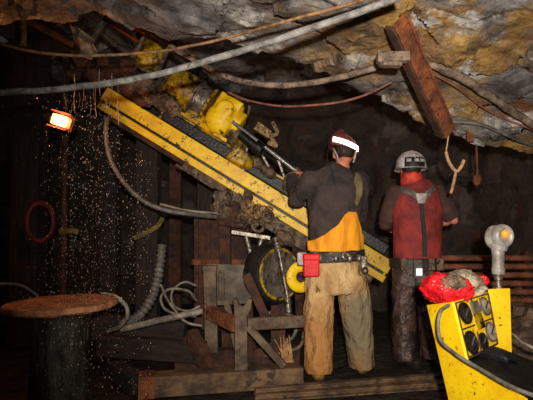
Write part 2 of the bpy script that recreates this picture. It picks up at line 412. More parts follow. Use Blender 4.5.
# ------------------------------------------------------------------ drilling rig
BY = 4.6
U = P(103, 98, BY); E = P(387, 272, BY)
AX = (E - U).normalized(); NRM = V((0, -1, 0)); UP = V((-AX.z, 0, AX.x)).normalized()
if UP.z < 0: UP = -UP
LEN = (E - U).length
def B(t, n, d=0):  # along the beam (m), perpendicular up, towards the camera
    return U + AX * t + UP * n + NRM * d
def bbox(k, t0, t1, n0, n1, d0, d1):
    return k.box(B((t0 + t1) / 2, (n0 + n1) / 2, (d0 + d1) / 2), (t1 - t0, n1 - n0, d1 - d0), (AX, UP, NRM))
def onbeam(px, py, d=0):
    p = P(px, py, BY - d) - U; return p.dot(AX), p.dot(UP)
rig = thing('drilling_rig', 'yellow mining drill rig with a long slanted feed beam behind the two miners', 'drill', (P(245, 190, BY).x, BY, .0))
k = MB()
bbox(k, 0, LEN, -.018, .105, -.16, .05); bbox(k, .05, LEN, -.105, -.042, -.16, .07)
for t in (0.01, LEN - .03): bbox(k, t, t + .02, -.1, .11, -.16, .04)
feed = k.build('feed_beam', 'yellow', rig, .006)
k = MB(); bbox(k, .03, LEN - .035, -.045, -.014, -.14, .03); k.build('beam_web', M['dark'], rig)
k = MB(); bbox(k, .95, LEN - .08, -.165, -.1, -.1, .02); bbox(k, .9, 1.3, -.18, -.16, -.1, .05); k.jitter(.01, 9).build('underside_plate', 'grime', rig, .005)
k = MB(); bbox(k, .15, .95, -.145, -.1, -.1, .03); k.jitter(.008, 9).build('underside_rail', 'rust_dark', rig, .005)
t0, _ = onbeam(168, 108)
k = MB(); bbox(k, t0, LEN - .1, .112, .215, -.12, .02); k.build('slide_rail', 'rubber', rig, .01)
k = MB(); bbox(k, t0, LEN - .5, .215, .235, -.12, .025); bbox(k, t0 - .02, t0, .112, .235, -.12, .025); k.build('rail_edging', 'yellow_dirty', rig)
# drill head: motor, collar, gearbox, feet, in line with the beam
DN = .445
tm, _ = onbeam(172, 84); tm += .10
hd = .02
k = MB(); k.lathe(B(tm - .13, DN, hd), AX, [(0, .03), (.0, .12), (.03, .15), (.10, .165), (.20, .165), (.27, .15), (.275, .12)], 28); k.jitter(.006, 12)
motor = k.build('motor', 'yellow_dirty', rig, .004)
for i in range(8):
    k = MB(); a = i * math.pi / 4; o_ = UP * math.cos(a) * .095 + NRM * math.sin(a) * .095
    k.cyl(B(tm - .145, DN, hd) + o_, B(tm - .125, DN, hd) + o_, .014, n=6); k.build('bolt', 'grime', motor)
k = MB(); k.lathe(B(tm + .145, DN, hd), AX, [(0, .17), (.025, .17), (.03, .15), (.12, .135), (.14, .135), (.145, .16), (.165, .16)], 28); k.build('collar', 'steel', rig, .003)
k = MB(); k.lathe(B(tm + .135, DN, hd), AX, [(0, .174), (.018, .174)], 28); k.lathe(B(tm + .295, DN, hd), AX, [(0, .168), (.02, .168)], 28); k.build('clamping_band', 'yellow_dirty', rig)
k = MB(); c = B(tm + .465, DN - .015, hd)
k.box(c, (.22, .34, .24), (AX, UP, NRM)); k.ball(c + UP * .11, (.14, .10, .14), ax=(AX, UP, NRM)); k.ball(c + NRM * .1 - UP * .05, (.13, .14, .07), ax=(AX, UP, NRM)); k.ball(c - UP * .14 - AX * .04, (.13, .08, .12), ax=(AX, UP, NRM)); k.cyl(c + UP * .04 + NRM * .1, c + UP * .04 + NRM * .17, .075); k.lathe(c + AX * .1, AX, [(0, .13), (.08, .12), (.085, .09)], 20)
k.remeshed(.012, 5, .006, 14).build('gearbox', 'yellow', rig, keep=True)
k = MB(); c2 = B(tm + .50, DN + .15, -.02)
k.lathe(c2, UP, [(0, .06), (.03, .06), (.035, .045), (.06, .045)], 16); k.tube([c2 + UP * .05 - AX * .06, c2 + UP * .07, c2 + UP * .05 + AX * .1, c2 - UP * .05 + AX * .14], .012); k.build('hose_fitting', 'grime', rig)
k = MB()
bbox(k, tm - .1, tm + .12, .235, .32, -.1, .07); bbox(k, tm + .16, tm + .42, .235, .33, -.1, .08); bbox(k, tm - .14, tm + .62, .225, .26, -.1, .1)
k.jitter(.008, 10).build('mounting_foot', 'yellow_dirty', rig, .006)
for (a, b, n, r) in ((tm - .26, .12, .30, .08), (tm - .22, .08, .2, .07), (tm - .40, .04, .24, .07), (tm + .63, .05, .34, .06), (tm + .70, .08, .28, .06), (tm - .08, .11, .24, .07), (tm + .06, .12, .25, .06)):
    k = MB(); k.ball(B(a, n, b), (r * 1.3, r, r), 22, 14, (AX, UP, NRM)); k.jitter(.05, 11).jitter(.022, 34).build('greasy_fitting', 'grime', rig)
k = MB(); k.lathe(B(.2, .19, .04), NRM, [(0, .075), (.05, .075), (.05, .05), (.07, .05)], 16); k.ball(B(.33, .16, .08), (.09, .06, .05), 10, 7, (AX, UP, NRM)); k.jitter(.012, 14).build('pulley', 'rust_dark', rig)
# front clamp and rod
pc = P(240, 155, 4.5)
k = MB(); q = pc + UP * -.02
k.box(q, (.17, .14, .16), (AX, UP, NRM)); k.ball(q + UP * .09 - AX * .05, (.06, .07, .07), ax=(AX, UP, NRM)); k.ball(q + AX * .1, (.05, .06, .06), ax=(AX, UP, NRM))
k.remeshed(.012, 4, .008, 16).build('rod_clamp', 'yellow_dirty', rig, keep=True)
ROD0 = P(243, 130, 4.42); ROD1 = P(309, 181, 4.36); RAX = (ROD1 - ROD0).normalized()
k = MB(); k.cyl(ROD0 - RAX * .12, ROD1, .017, n=12); k.build('drill_rod', 'bright', rig)
k = MB(); k.cyl(ROD0 - RAX * .0 - UP * .045, ROD0 + RAX * .22 - UP * .05, .043, n=14); k.cyl(ROD0 + RAX * .16 - UP * .045, ROD0 + RAX * .24 - UP * .045, .06, n=14); k.build('rod_sleeve', 'dark', rig)
k = MB(); k.lathe(ROD1 - RAX * .16, RAX, [(0, .02), (.005, .035), (.05, .035), (.06, .024), (.11, .024), (.12, .03), (.15, .03)], 12); k.build('drill_bit', 'steel', rig)
k = MB(); q = P(263, 131, 4.55)
k.box(q, (.15, .07, .1), (AX, UP, NRM)); k.tube([q + AX * .08, q + AX * .12 + UP * .05, P(272, 122, 4.55)], .018); k.tube([q + AX * .08, P(276, 146, 4.55), P(268, 142, 4.55)], .022)
k.jitter(.008, 12).build('latch_bracket', 'brass', rig, .004)
for (a, b) in (((247, 148), (243, 172)), ((262, 155), (274, 176)), ((278, 160), (287, 184))):
    k = MB(); k.bar(P(*a, 4.55), P(*b, 4.55), .03, .022); k.build('strut', 'steel', rig, .003)
k = MB(); k.ball(P(268, 172, 4.56), (.09, .05, .07), 10, 7, (AX, UP, NRM)); k.ball(P(255, 162, 4.54), (.07, .05, .06), 10, 7, (AX, UP, NRM)); k.jitter(.02, 16).build('rod_guide', 'grime', rig)
k = MB(); k.ball(P(288, 182, 4.56), (.05, .09, .07), 10, 7, (AX, UP, NRM)); k.jitter(.02, 14).build('end_guide', 'greygreen', rig)
# winch at the top with its cage
WC = P(147, 57, 4.7)
k = MB(); k.lathe(WC + V((0, .12, 0)), V((0.15, -1, .1)), [(0, .13), (.16, .14), (.2, .12), (.22, .07), (.25, .05)], 24); k.jitter(.012, 10); winch = k.build('winch_drum', 'yellow_dirty', rig, .004)
k = MB()
cor = [(131, 62), (146, 33), (170, 44), (156, 76)]
for a, b in zip(cor, cor[1:] + cor[:1]): k.bar(P(*a, 4.6), P(*b, 4.6), .035, .035); k.bar(P(*a, 4.6), P(*a, 4.95), .03, .03)
k.build('winch_cage', 'grime', rig, .004)
k = MB(); k.bar(P(145, 18, 4.75), P(212, 72, 4.6), .05, .05); k.bar(P(118, 15, 4.9), P(150, 40, 4.75), .04, .04); k.build('mast_rail', 'grime', rig, .004)
k = MB(); k.tube([P(112, 12, 4.6), P(128, 24, 4.6), P(146, 34, 4.6)], .024); k.build('copper_tube', 'copper', rig)
k = MB(); k.tube([P(109, 22, 4.6), P(122, 31, 4.6), P(139, 42, 4.6)], .018); k.build('copper_tube', 'copper', rig)
k = MB(); k.cyl(P(85, 22, 4.6), P(128, 52, 4.55), .02); k.cyl(P(112, 42, 4.57), P(127, 52, 4.54), .023); k.build('support_arm', 'steel', rig)
k = MB(); k.bar(P(110, 12, 4.55), P(84, 55, 4.55), .035, .04); k.build('cross_arm', 'grime', rig, .004)
k = MB()
for (x, y, r) in ((80, 62, .07), (90, 70, .07), (98, 78, .08), (112, 75, .09), (120, 88, .08), (128, 70, .08), (104, 62, .05), (75, 72, .05)):
    k.ball(P(x, y, 4.65), r, 20, 12)
k.jitter(.06, 10).jitter(.025, 30).build('top_bracket', 'rust_dark', rig)
# cradle, swivel and stays below the beam
k = MB(); k.hull([P(213, 203, 4.62), P(224, 188, 4.62), P(248, 196, 4.62), P(256, 212, 4.62), P(246, 229, 4.62), P(219, 226, 4.62)] + [P(213, 203, 4.8), P(224, 188, 4.8), P(248, 196, 4.8), P(256, 212, 4.8), P(246, 229, 4.8), P(219, 226, 4.8)])
k.jitter(.012, 9); k.build('cradle', 'rust_dark', rig, .012)
for i in range(9):
    k = MB(); k.ball(P(236 + random.uniform(-22, 40), 206 + random.uniform(-12, 18), 4.6 + random.uniform(-.05, .1)), random.uniform(.05, .085), 20, 12); k.jitter(.05, 11).jitter(.02, 34).build('mud_clump', 'grime', rig)
k = MB()
for i in range(14):
    k.ball(P(254 + random.uniform(-8, 18), 211 + random.uniform(-8, 10), 4.42 + random.uniform(-.04, .08)), random.uniform(.02, .042), 14, 9)
k.jitter(.025, 26).build('swivel_fittings', 'brass', rig)
k = MB(); k.torus(P(258, 226, 4.5), V((.3, -1, .2)), .05, .016); k.torus(P(268, 216, 4.4), V((.5, -1, .2)), .045, .016); k.build('shackle', 'grime', rig)
k = MB(); k.bar(P(262, 218, 4.6), P(312, 248, 4.6), .12, .12); k.ball(P(285, 238, 4.5), (.1, .07, .07), 10, 7, (AX, UP, NRM)); k.ball(P(275, 245, 4.5), (.07, .06, .06), 10, 7); k.jitter(.02, 10).build('tilt_cylinder', 'grime', rig, .006)
k = MB(); k.bar(P(232, 232, 4.45), P(270, 238, 4.45), .05, .03); k.cyl(P(246, 236, 4.45), P(253, 262, 4.45), .022); k.cyl(P(262, 238, 4.45), P(254, 262, 4.45), .02); k.build('stay_rod', 'steel', rig)
k = MB(); k.cyl(P(278, 247, 4.05), P(288, 300, 4.0), .0125); k.cyl(P(275, 238, 4.07), P(279, 252, 4.04), .026); k.cyl(P(287, 297, 4.0), P(289, 312, 4.0), .024); k.build('hydraulic_cylinder', 'steel', rig)
k = MB(); k.bar(P(300, 240, 4.65), P(305, 330, 4.7), .12, .1); k.bar(P(225, 225, 4.75), P(228, 372, 4.75), .12, .1); k.build('leg', 'rust_dark', rig, .006)

# ------------------------------------------------------------------ hose reel behind the miner
RC = P(272, 274, 4.3); RA = V((.62, -.78, .06)).normalized()
reel = thing('hose_reel', 'black wheel-like reel with a yellow guard beside the red belt pouch', 'reel', (RC.x, RC.y, 0))
k = MB(); k.lathe(RC - RA * .1, RA, [(0, .12), (0, .22), (.03, .25), (.08, .262), (.14, .255), (.19, .235), (.2, .2), (.2, .1)], 40); k.build('rim', 'rubber', reel)
k = MB(); k.lathe(RC + RA * .085, RA, [(0, .19), (.02, .2), (.035, .19), (.02, .15), (.03, .05), (.07, .045)], 36); k.build('side_disc', 'steel', reel)
k = MB(); k.torus(RC + RA * .105, RA, .203, .013); k.build('edge_ring', 'yellow_dirty', reel)
GC = P(301, 277, 4.08); gx = RA.cross(V((0, 0, 1))).normalized()
k = MB(); k.torus(GC, V((.35, -1, 0)), .082, .042, 28, 10, .5); k.bar(GC + V((0.0, .02, .07)), GC + V((.06, .03, .16)), .08, .03); k.build('yellow_guard', 'yellow_clean', reel)
k = MB(); k.ball(GC + V((0, .04, 0)), .06, 12, 8); k.jitter(.03, 30).build('hub', 'purple', reel)
k = MB(); k.bar(RC + V((.05, .05, -.15)), V((RC.x + .05, RC.y + .05, .0)), .12, .1); k.bar(RC + V((-.22, .05, 0)), V((RC.x - .16, RC.y, .0)), .06, .05); k.build('stand', 'rust_dark', reel, .005)

# ------------------------------------------------------------------ skid frame in front
skid = thing('skid_frame', 'low muddy steel skid frame with a forked upright post, left of the tan trousers', 'frame', (-.3, 3.6, 0))
A0 = P(139, 378, 3.45); A1 = P(304, 368, 3.72)
d = V((A1.x - A0.x, A1.y - A0.y, 0)).normalized(); sd = V((-d.y, d.x, 0))
k = MB(); h0 = .135
k.hull([V((p.x, p.y, z)) + sd * w for p in (A0, A1) for z in (0.0, h0) for w in (0, .16)])
k.build('front_beam', 'skid', skid, .008)
k = MB(); k.box(V((A0.x, A0.y, .068)) + d * .05 + sd * .08, (.11, .17, .15), (d, sd, V((0, 0, 1)))); k.build('beam_end', 'rust', skid, .006)
CB = P(114, 352, 3.98)
k = MB(); k.bar(V((A0.x - .02, A0.y + .1, .06)), V((CB.x, CB.y, .06)), .12, .12); k.build('cross_beam', 'timber', skid, .006)
k = MB(); k.bar(V((A0.x + .1, 4.2, .07)), V((A1.x, 4.42, .07)), .12, .14); k.build('rear_beam', 'rust_dark', skid, .006)
# forked post
fx = lambda px, py: P(px, py, 3.68)
k = MB(); poly = [fx(235, 372), fx(235, 318), fx(234, 306), fx(233, 299), fx(237, 298), fx(239, 304), fx(243, 306), fx(246, 303), fx(248, 298), fx(252, 299), fx(251, 308), fx(247, 316), fx(248, 372)]
k.prism(poly, (0, .07, 0)); k.build('forked_post', 'frame', skid, .004)
k = MB(); k.bar(fx(247, 324), P(304, 321, 3.82), .05, .085); k.build('side_bar', 'frame', skid, .004)
k = MB(); k.bar(fx(248, 326), fx(284, 366), .05, .05); k.build('diagonal_brace', 'frame', skid, .004)
ry = lambda px, py: P(px, py, 4.1)
k = MB(); k.bar(ry(210, 268), ry(212, 352), .08, .1); k.bar(ry(203, 268), ry(217, 268), .09, .04); k.bar(ry(221, 270), ry(222, 300), .03, .05); k.build('rear_post', 'frame', skid, .004)
k = MB(); k.bar(P(209, 312, 4.0), fx(236, 325), .06, .1); k.build('cross_brace', 'rust', skid, .004)
k = MB(); k.bar(P(190, 334, 3.95), P(214, 374, 3.75), .09, .11); k.build('leaning_channel', 'rust_dark', skid, .006)
k = MB(); k.hull([P(x, y, Y) for x, y in ((206, 264), (252, 265), (252, 303), (208, 306)) for Y in (4.2, 4.3)]); k.jitter(.006, 6).build('grey_panel', 'greygreen', skid, .004)
k = MB(); k.bar(P(226, 300, 4.22), P(240, 360, 4.22), .05, .05); k.build('panel_leg', 'frame', skid)
k = MB(); k.bar(P(246, 274, 4.1), P(266, 318, 4.1), .03, .07); k.build('hook_plate', 'rust_dark', skid)
tank = thing('rusty_tank', 'rusty brown ribbed steel tank under the drill beam, above the grey panel', 'tank', (P(222, 250, 4.95).x, 4.95, 0))
k = MB(); k.hull([P(x, y, Y) for x, y in ((194, 212), (249, 216), (250, 330), (194, 330)) for Y in (4.9, 5.25)])
k.build('tank_body', 'rust_dark', tank, .01)
for i in range(5):
    k = MB(); k.bar(P(197 + i * 12, 214, 4.88), P(197 + i * 12, 330, 4.88), .03, .03); k.build('rib', 'rust_dark', tank)
k = MB(); k.bar(P(192, 262, 4.87), P(252, 262, 4.87), .04, .05); k.build('red_lip', 'rust', tank)
for xx in (196, 247):
    k = MB(); k.bar(P(xx, 328, 5.05), V((P(xx, 328, 5.05).x, 5.05, 0)), .08, .08); k.build('stand', 'rust_dark', tank)

# rails on the ground in front of the miners
for (a, b, lab) in (((255, 387, 3.55), (446, 366, 3.92), 'dark steel rail on the ground just in front of the boots'), ((255, 398, 3.42), (446, 380, 3.72), 'dark steel rail on the ground nearest the camera')):
    a = P(*a); b = P(*b); a.z = b.z = 0
    k = MB(); dd = (b - a).normalized(); s_ = V((-dd.y, dd.x, 0))
    prof = [(-.05, 0), (.05, 0), (.05, .012), (.012, .02), (.012, .045), (.03, .05), (.03, .068), (-.03, .068), (-.03, .05), (-.012, .045), (-.012, .02), (-.05, .012)]
    prof = [(x, z * .62) for x, z in prof]
    r0 = [k.bm.verts.new(a + s_ * x + V((0, 0, z))) for x, z in prof]; r1 = [k.bm.verts.new(b + s_ * x + V((0, 0, z))) for x, z in prof]
    k.rings([r0, r1]); o = k.build('steel_rail', 'skid', None, .003); tag(o, lab, 'rail', 'steel rails in front of the miners')

# ------------------------------------------------------------------ round table
TC = P(60, 306, 3.2)
TC = P(61, 305, 3.25)
tb = thing('round_table', 'round rusty orange steel plate on a thick dark column under the falling water', 'table', (TC.x, TC.y, 0))
tax = V((-.03, -.025, 1)).normalized()
k = MB(); k.lathe(TC - tax * .02, tax, [(0, .29), (.0, .33), (.012, .345), (.03, .345), (.042, .335), (.046, .2), (.044, .02)], 48); k.jitter(.006, 12); k.build('tabletop', 'rust_table', tb)
k = MB(); k.lathe(V((TC.x, TC.y, 0)), V((0, 0, 1)), [(0, .23), (.03, .23), (.05, .175), (.3, .17), (TC.z - .1, .175), (TC.z - .04, .2)], 32); k.jitter(.012, 7); k.build('column', 'column', tb)
# ------------------------------------------------------------------ control console
cA = P(428, 305, 2.8); cB = P(453, 302, 2.5); cF = P(488, 292, 2.75); cC = P(467, 360, 2.42); cG = P(498, 345, 2.67); cD = P(526, 399, 2.1); cE = P(450, 400, 2.5)
con = thing('control_console', 'yellow control console with a board of round gauges in the bottom right corner', 'control panel', (1.05, 2.6, 0))
sideN = (cC - cB).cross(cA - cB).normalized()
if sideN.x > 0: sideN = -sideN
gE = V((cE.x + (cE.x - cA.x) * .5, cE.y, 0.0)); gD = V((cD.x, cD.y, 0.0))
k = MB(); k.prism([cA, cB, cC, cD, V((gD.x, gD.y, 0.01)), V((cE.x + .03, cE.y - .1, 0.01)), cE], sideN * .014); k.build('side_plate', 'yellow_clean', con)
gu = (cF - cB); gv = (cC - cB); gn = gu.cross(gv).normalized()
if gn.y > 0: gn = -gn
ins = .004
k = MB(); back = (cA - cB)
bk = cA.lerp(cE, .42); k.hull([cB, cF, cC, cG, cA, cA + (cF - cB) * .9, bk, bk + (cF - cB)]); k.build('gauge_housing', 'yellow_clean', con, .004)
k = MB()
def GP(u, v, d=0):  # point on the gauge board, u across, v down
    return cB.lerp(cF, u).lerp(cC.lerp(cG, u), v) + gn * d
for (a, b) in (((.03, .03), (.97, .03)), ((.03, .97), (.97, .97)), ((.03, .03), (.03, .97)), ((.97, .03), (.97, .97)), ((.03, .5), (.97, .5)), ((.46, .03), (.46, .4)), ((.42, .62), (.42, .97))):
    k.bar(GP(*a, .004), GP(*b, .004), .007, .008, gn)
k.build('panel_edging', 'rust_dark', con)
for (u, v, r, gm) in ((.22, .25, .054, 'glass'), (.80, .24, .048, 'paleglass'), (.2, .76, .056, 'glass'), (.54, .82, .042, 'glass'), (.82, .72, .051, 'paleglass')):
    k = MB(); k.lathe(GP(u, v, -.005), gn, [(0, r), (.015, r), (.018, r * .86), (.012, r * .84)], 28); g = k.build('gauge', 'steel' if gm == 'paleglass' else 'dark', con)
    k = MB(); k.lathe(GP(u, v, .0), gn, [(0, r * .86), (.009, r * .86), (.012, r * .5), (.013, .002)], 28); k.build('dial', gm, g)
    k = MB(); gx_ = gu.normalized(); gy_ = -gv.normalized(); c = GP(u, v, .015)
    k.bar(c - (gx_ * .3 + gy_ * .2) * r, c + (gx_ * .5 + gy_ * .4) * r, .005, .003, gn); k.build('needle', 'bright' if gm == 'glass' else 'dark', g)
k = MB(); k.box(GP(.52, .2, .006), (.075, .06, .012), (gu, gn.cross(gu), gn)); k.build('name_plate', 'greygreen', con, .003)
k = MB(); k.box(GP(.52, .46, .006), (.09, .075, .014), (gu, gn.cross(gu), gn)); k.build('cover_plate', 'yellow_dirty', con, .003)
k = MB(); tr = (cD - cC)
k.hull([p + V((0, 0, z)) for p in (cC + V((.012, 0, 0)), cD + V((.012, 0, 0)), cG, cG + tr * .9 + V((.1, .1, 0))) for z in (-.01, -.06)]); k.build('tray', 'dark', con, .006)
k = MB()
for i in range(7):
    t = .1 + i * .09; a = cC.lerp(cG, .45) + tr * t * .4; k.tube([a + V((-.02 + i * .012, -.01, 0)), a + V((.05, .02, .02)), a + V((.13, .05, -.005))], .013)
k.build('bellows', 'rubber', con)
k = MB(); k.hull([V((x, y, z)) for x, y in ((.98, 2.4), (1.32, 2.6), (1.35, 2.8), (.98, 2.75), (1.1, 2.1), (1.4, 2.2)) for z in (0, .4)]); k.build('pedestal', 'dark', con)
k = MB(); k.hull([P(488, 289, 2.95), P(510, 288, 2.95), P(510, 289, 3.1), P(490, 290, 3.1)] + [V((P(x, 289, y).x, y, 0.0)) for x, y in ((488, 2.95), (510, 2.95), (510, 3.1), (490, 3.1))]); k.build('rear_box', 'yellow_clean', con, .006)
k = MB()
o1 = lambda px, py, Y=2.44: P(px, py, Y)
k.tube([P(449, 305, 2.46), P(441, 311, 2.5), P(438, 325, 2.5), P(441, 341, 2.46), P(453, 352, 2.37), P(463, 359, 2.3), P(480, 369, 2.22), P(510, 386, 2.05), P(540, 398, 1.95)], .0085, 10)
k.build('hose', 'greyhose', con)
# grey casting with an eye on the rear box
lc = P(498, 262, 3.02)
ey = thing('eye_fitting', 'pale grey metal fitting with an amber ball in its eye, on the yellow box', 'fitting', (lc.x, lc.y, P(498, 289, 3.02).z))
px_m = 3.02 / F
k = MB(); zb = P(498, 289, 3.02).z
k.lathe(V((lc.x, lc.y, zb)), V((0, 0, 1)), [(0, .035), (.012, .035), (.014, .018), (.05, .016), (.055, .024), (.075, .024), (.078, .017), (.11, .017)], 16); k.build('stem', 'steel', ey)
k = MB(); z0 = P(498, 274, 3.02).z; z1 = P(498, 249, 3.02).z
k.lathe(V((lc.x, lc.y, z0)), V((0.015, 0, 1)), [(0, .03), (.0, .036), (.035, .037), (.037, .033), (.1, .034), (z1 - z0, .039), (z1 - z0 + .02, .03)], 24); k.build('barrel', 'cast', ey)
hc = P(499, 236, 3.02)
k = MB(); k.torus(hc + V((.015, -.012, .0)), V((.35, -1, 0)), .05, .021, 28, 10, 1.6); k.ball(hc + V((-.015, .02, -.01)), (.062, .045, .075)); k.lathe(V((hc.x, hc.y, hc.z - .09)), V((0, 0, 1)), [(0, .042), (.04, .05), (.06, .03)], 20)
k.remeshed(.006, 3).build('eye', 'cast', ey, keep=True)
k = MB(); k.ball(hc + V((.02, -.036, .012)), (.023, .02, .025)); k.build('amber_ball', 'amber', ey)
# crumpled red bag on the console
bg = thing('crumpled_bag', 'crumpled shiny red bag with pale dirty plastic, lying on the yellow console', 'bag', P(455, 301, 2.68))
def crumple(c, r, seed, amt):
    k = MB(); bmesh.ops.create_icosphere(k.bm, subdivisions=5, radius=1)
    for v in k.bm.verts:
        n0 = v.co.copy(); q = n0 * 1.1 + V((seed, seed * 2, 1)); q = q + noise.noise_vector(q * 1.3) * .35
        s_ = 1.0 + noise.noise(q) * amt * .5
        for f, w_ in ((1.6, 1.0), (3.4, .5), (7, .2)):
            d, pts = noise.voronoi(q * f); cc = pts[0]
            s_ += amt * w_ * ((q * f - cc).dot(noise.noise_vector(cc * 2.3)) * 1.1 + noise.noise(cc * 3.3) * .3)
        v.co = V((c[0] + n0.x * r[0] * s_, c[1] + n0.y * r[1] * s_, c[2] + n0.z * r[2] * s_))
    return k
k = crumple(P(442, 288, 2.7), (.105, .10, .075), 1.3, .28); k.build('red_fabric', 'bagred', bg, keep=True)
k = crumple(P(463, 286, 2.75), (.105, .09, .085), 4.1, .32); k.build('plastic_wrap', 'bagpale', bg, keep=True)
k = crumple(P(457, 290, 2.60), (.085, .04, .06), 6.2, .4); k.build('red_lining', 'bagred', bg, keep=True)
k = crumple(P(455, 284, 2.58), (.06, .03, .045), 8.8, .5); k.build('grey_lining', 'grime', bg, keep=True)
k = crumple(P(483, 281, 2.8), (.03, .03, .03), 2.2, .4); k.build('red_corner', 'bagred', bg, keep=True)

# ------------------------------------------------------------------ pipes stacked at the right
rack = thing('pipe_rack', 'dark steel rack holding the long pipes behind the console', 'rack', (2.0, 5.3, 0))
for xx in (1.62, 2.75):
    k = MB(); k.box((xx, 5.42, .45), (.07, .07, .9)); 
    for i in range(6): k.box((xx, 5.34, .835 - .085 * i - .043), (.05, .16, .02))
    k.build('upright', 'rust_dark', rack)
plab = ['topmost', 'second from the top', 'third from the top', 'fourth from the top', 'fifth from the top', 'lowest']
for i in range(6):
    z = .835 - .085 * i
    k = MB(); x0 = 1.42 + .05 * (i % 3)
    k.lathe(V((x0, 5.228, z)), V((1, 0, 0)), [(0, .02), (0, .031), (1.5, .031), (1.5, .02)], 12)
    o = k.build('steel_pipe', 'pipe', None); tag(o, f'long rusty pipe on the rack behind the console, {plab[i]}', 'pipe', 'long rusty pipes on the rack')

# ------------------------------------------------------------------ overhead cables, hoses, wires
def cable(name, pts, r, m, label, cat, jit=0):
    k = MB()
    if len(pts[0]) == 3: k.tube([P(*p) for p in pts], r, 10, 8)
    else:   # a line slung under the rock: follow the roof, always clear of its bumps
        fine = spline([V((p[0], p[1], 0)) for p in pts], 10); ys = [CP(p.x, p.y, r * 2.2 + .01).y for p in fine]; n_ = len(ys)
        lo = [min(ys[max(0, i - 4):i + 5]) for i in range(n_)]
        av = [sum(lo[max(0, i - 4):i + 5]) / len(lo[max(0, i - 4):i + 5]) for i in range(n_)]
        k.tube([P(p.x, p.y, min(a, l_ + .03)) for p, a, l_ in zip(fine, av, ys)], r, 10, 1)
    if jit: k.jitter(jit, 9)
    o = k.build(name, m, None); return tag(o, label, cat)
cable('thick_cable', [(-40, 96, 2.7), (0, 92.5, 2.65), (50, 90, 2.6), (110, 83, 2.5), (160, 74, 2.45), (200, 63, 2.4), (250, 48, 2.35), (300, 32, 2.3), (350, 15, 2.25), (400, -3, 2.2)], .0165, 'cable', 'thick pale dusty cable sweeping right across the top left of the photo', 'cable', .004)
cable('thin_wire', [(-30, 34, 3.0), (0, 43, 3.0), (30, 51, 3.0), (75, 55.5, 3.0), (130, 54, 2.95), (180, 48, 2.9), (230, 37, 2.8), (290, 20, 2.5), (350, 4, 2.25), (380, -8, 2.1)], .0085, 'wire', 'thin tan wire crossing above the thick pale cable', 'wire', .003)
cable('sagging_hose', [(170, 46, 4.0), (190, 58, 3.9), (206, 66, 3.8), (222, 75, 3.6), (245, 82, 3.5), (275, 85.5, 3.4), (310, 83, 3.35), (345, 76, 3.3), (378, 67, 3.25), (392, 61, 3.2)], .02, 'hose', 'thick dusty hose sagging between the drill mast and the rusty beam', 'hose', .005)
cable('red_wire', [(228, 92, 4.1), (247, 100, 4.0), (280, 106, 3.85), (315, 105, 3.7), (345, 101, 3.6), (370, 93, 3.5), (392, 82, 3.4)], .0085, 'redwire', 'thin red-brown wire sagging below the thick dusty hose', 'wire')
cable('roof_pipe', [(424, 60), (445, 70), (468, 82), (490, 96), (515, 113), (550, 134)], .028, 'hose', 'thick brown hose along the rock roof at the right edge', 'hose', .012)
cable('pink_wire', [(430, 72), (455, 86), (468, 96), (484, 108), (505, 119), (550, 136)], .008, 'redwire', 'thin pinkish wire on the rock roof at the right edge', 'wire')
cable('grey_hose', [(446, 121), (458, 122), (478, 124), (500, 132), (520, 141), (555, 152)], .014, 'greyhose', 'grey hose hanging lowest on the rock roof at the right edge', 'hose')
cable('hanging_cord', [(417, 30), (421, 42), (420, 54), (414, 70)], .007, 'redwire', 'short dark cord hanging beside the top of the rusty beam', 'cord')
# rusty beam bolted to the roof
bt = CP(399, 20, .05); bb = P(449, 134, 3.6)
for i in range(30):   # lower the far end until the beam clears the rock
    if all((CP(397 + 52 * t, 14 + 122 * t, 0) - CAM).length > (bt.lerp(bb, t) - CAM).length + .05 for t in (.1, .2, .3, .4, .5, .6, .7, .8, .9, 1)): break
    bt = CAM + (bt - CAM) * .985; bb = CAM + (bb - CAM) * .985
BTY, BBY = bt.y, bb.y
rb = thing('rusty_roof_beam', 'rust-red steel beam slanting down from the rock roof at the upper right', 'beam', bb)
ba = (bb - bt).normalized(); bs = ba.cross(V((0, 1, 0))).normalized()
if bs.x < 0: bs = -bs
bf = ba.cross(bs).normalized()
if bf.y > 0: bf = -bf
k = MB(); L_ = (bb - bt).length; mid_ = (bt + bb) / 2
k.box(mid_, (L_, .085, .02), (ba, bs, bf)); k.box(mid_ + bs * .042, (L_, .012, .06), (ba, bs, bf)); k.build('web_plate', 'rust', rb, .003)
k = MB(); k.box(mid_ - bs * .048 - bf * .03, (L_ * .97, .022, .07), (ba, bs, bf)); k.build('flange', 'rust_dark', rb, .004)
k = MB(); yb = BTY + (BBY - BTY) * .3 - .1; k.bar(P(377, 58, yb), P(409, 57, yb), .06, .055); k.bar(P(379, 64, yb), P(401, 65, yb), .06, .025); k.build('end_block', 'hose', rb, .006)
k = MB(); k.tube([P(446, 152, bb.y), P(449, 162, bb.y), P(456, 171, bb.y), P(461, 167, bb.y), P(464, 160, bb.y)], .011); k.tube([P(456, 171, bb.y), P(454, 181, bb.y + .04), P(451, 193, bb.y + .08)], .010); k.tube([P(446, 152, bb.y), bb + V((0, 0, .01))], .005, 6, 1)
tag(k.build('rope_hook', 'rope', None), 'pale forked rope hook hanging beside the white-helmeted miner', 'hook')
k = MB(); k.box(P(470, 135, 3.95), (.055, .03, .11)); k.bar(P(470, 128, 3.95), P(470, 128, 3.95) + V((0, 0, .5)), .012, .012); k.jitter(.005, 20); tag(k.build('rusty_bracket', 'rust', None, .003), 'small rusty orange bracket hanging under the rock roof', 'bracket')
k = MB(); k.ball(P(477, 180, 4.3), (.035, .03, .05), 10, 8); k.bar(P(477, 176, 4.3), P(477, 176, 4.3) + V((0, 0, .6)), .012, .012); k.jitter(.008, 20); tag(k.build('rusty_hanger', 'rust', None), 'small rusty lump hanging on a wire right of the rope hook', 'hanger')

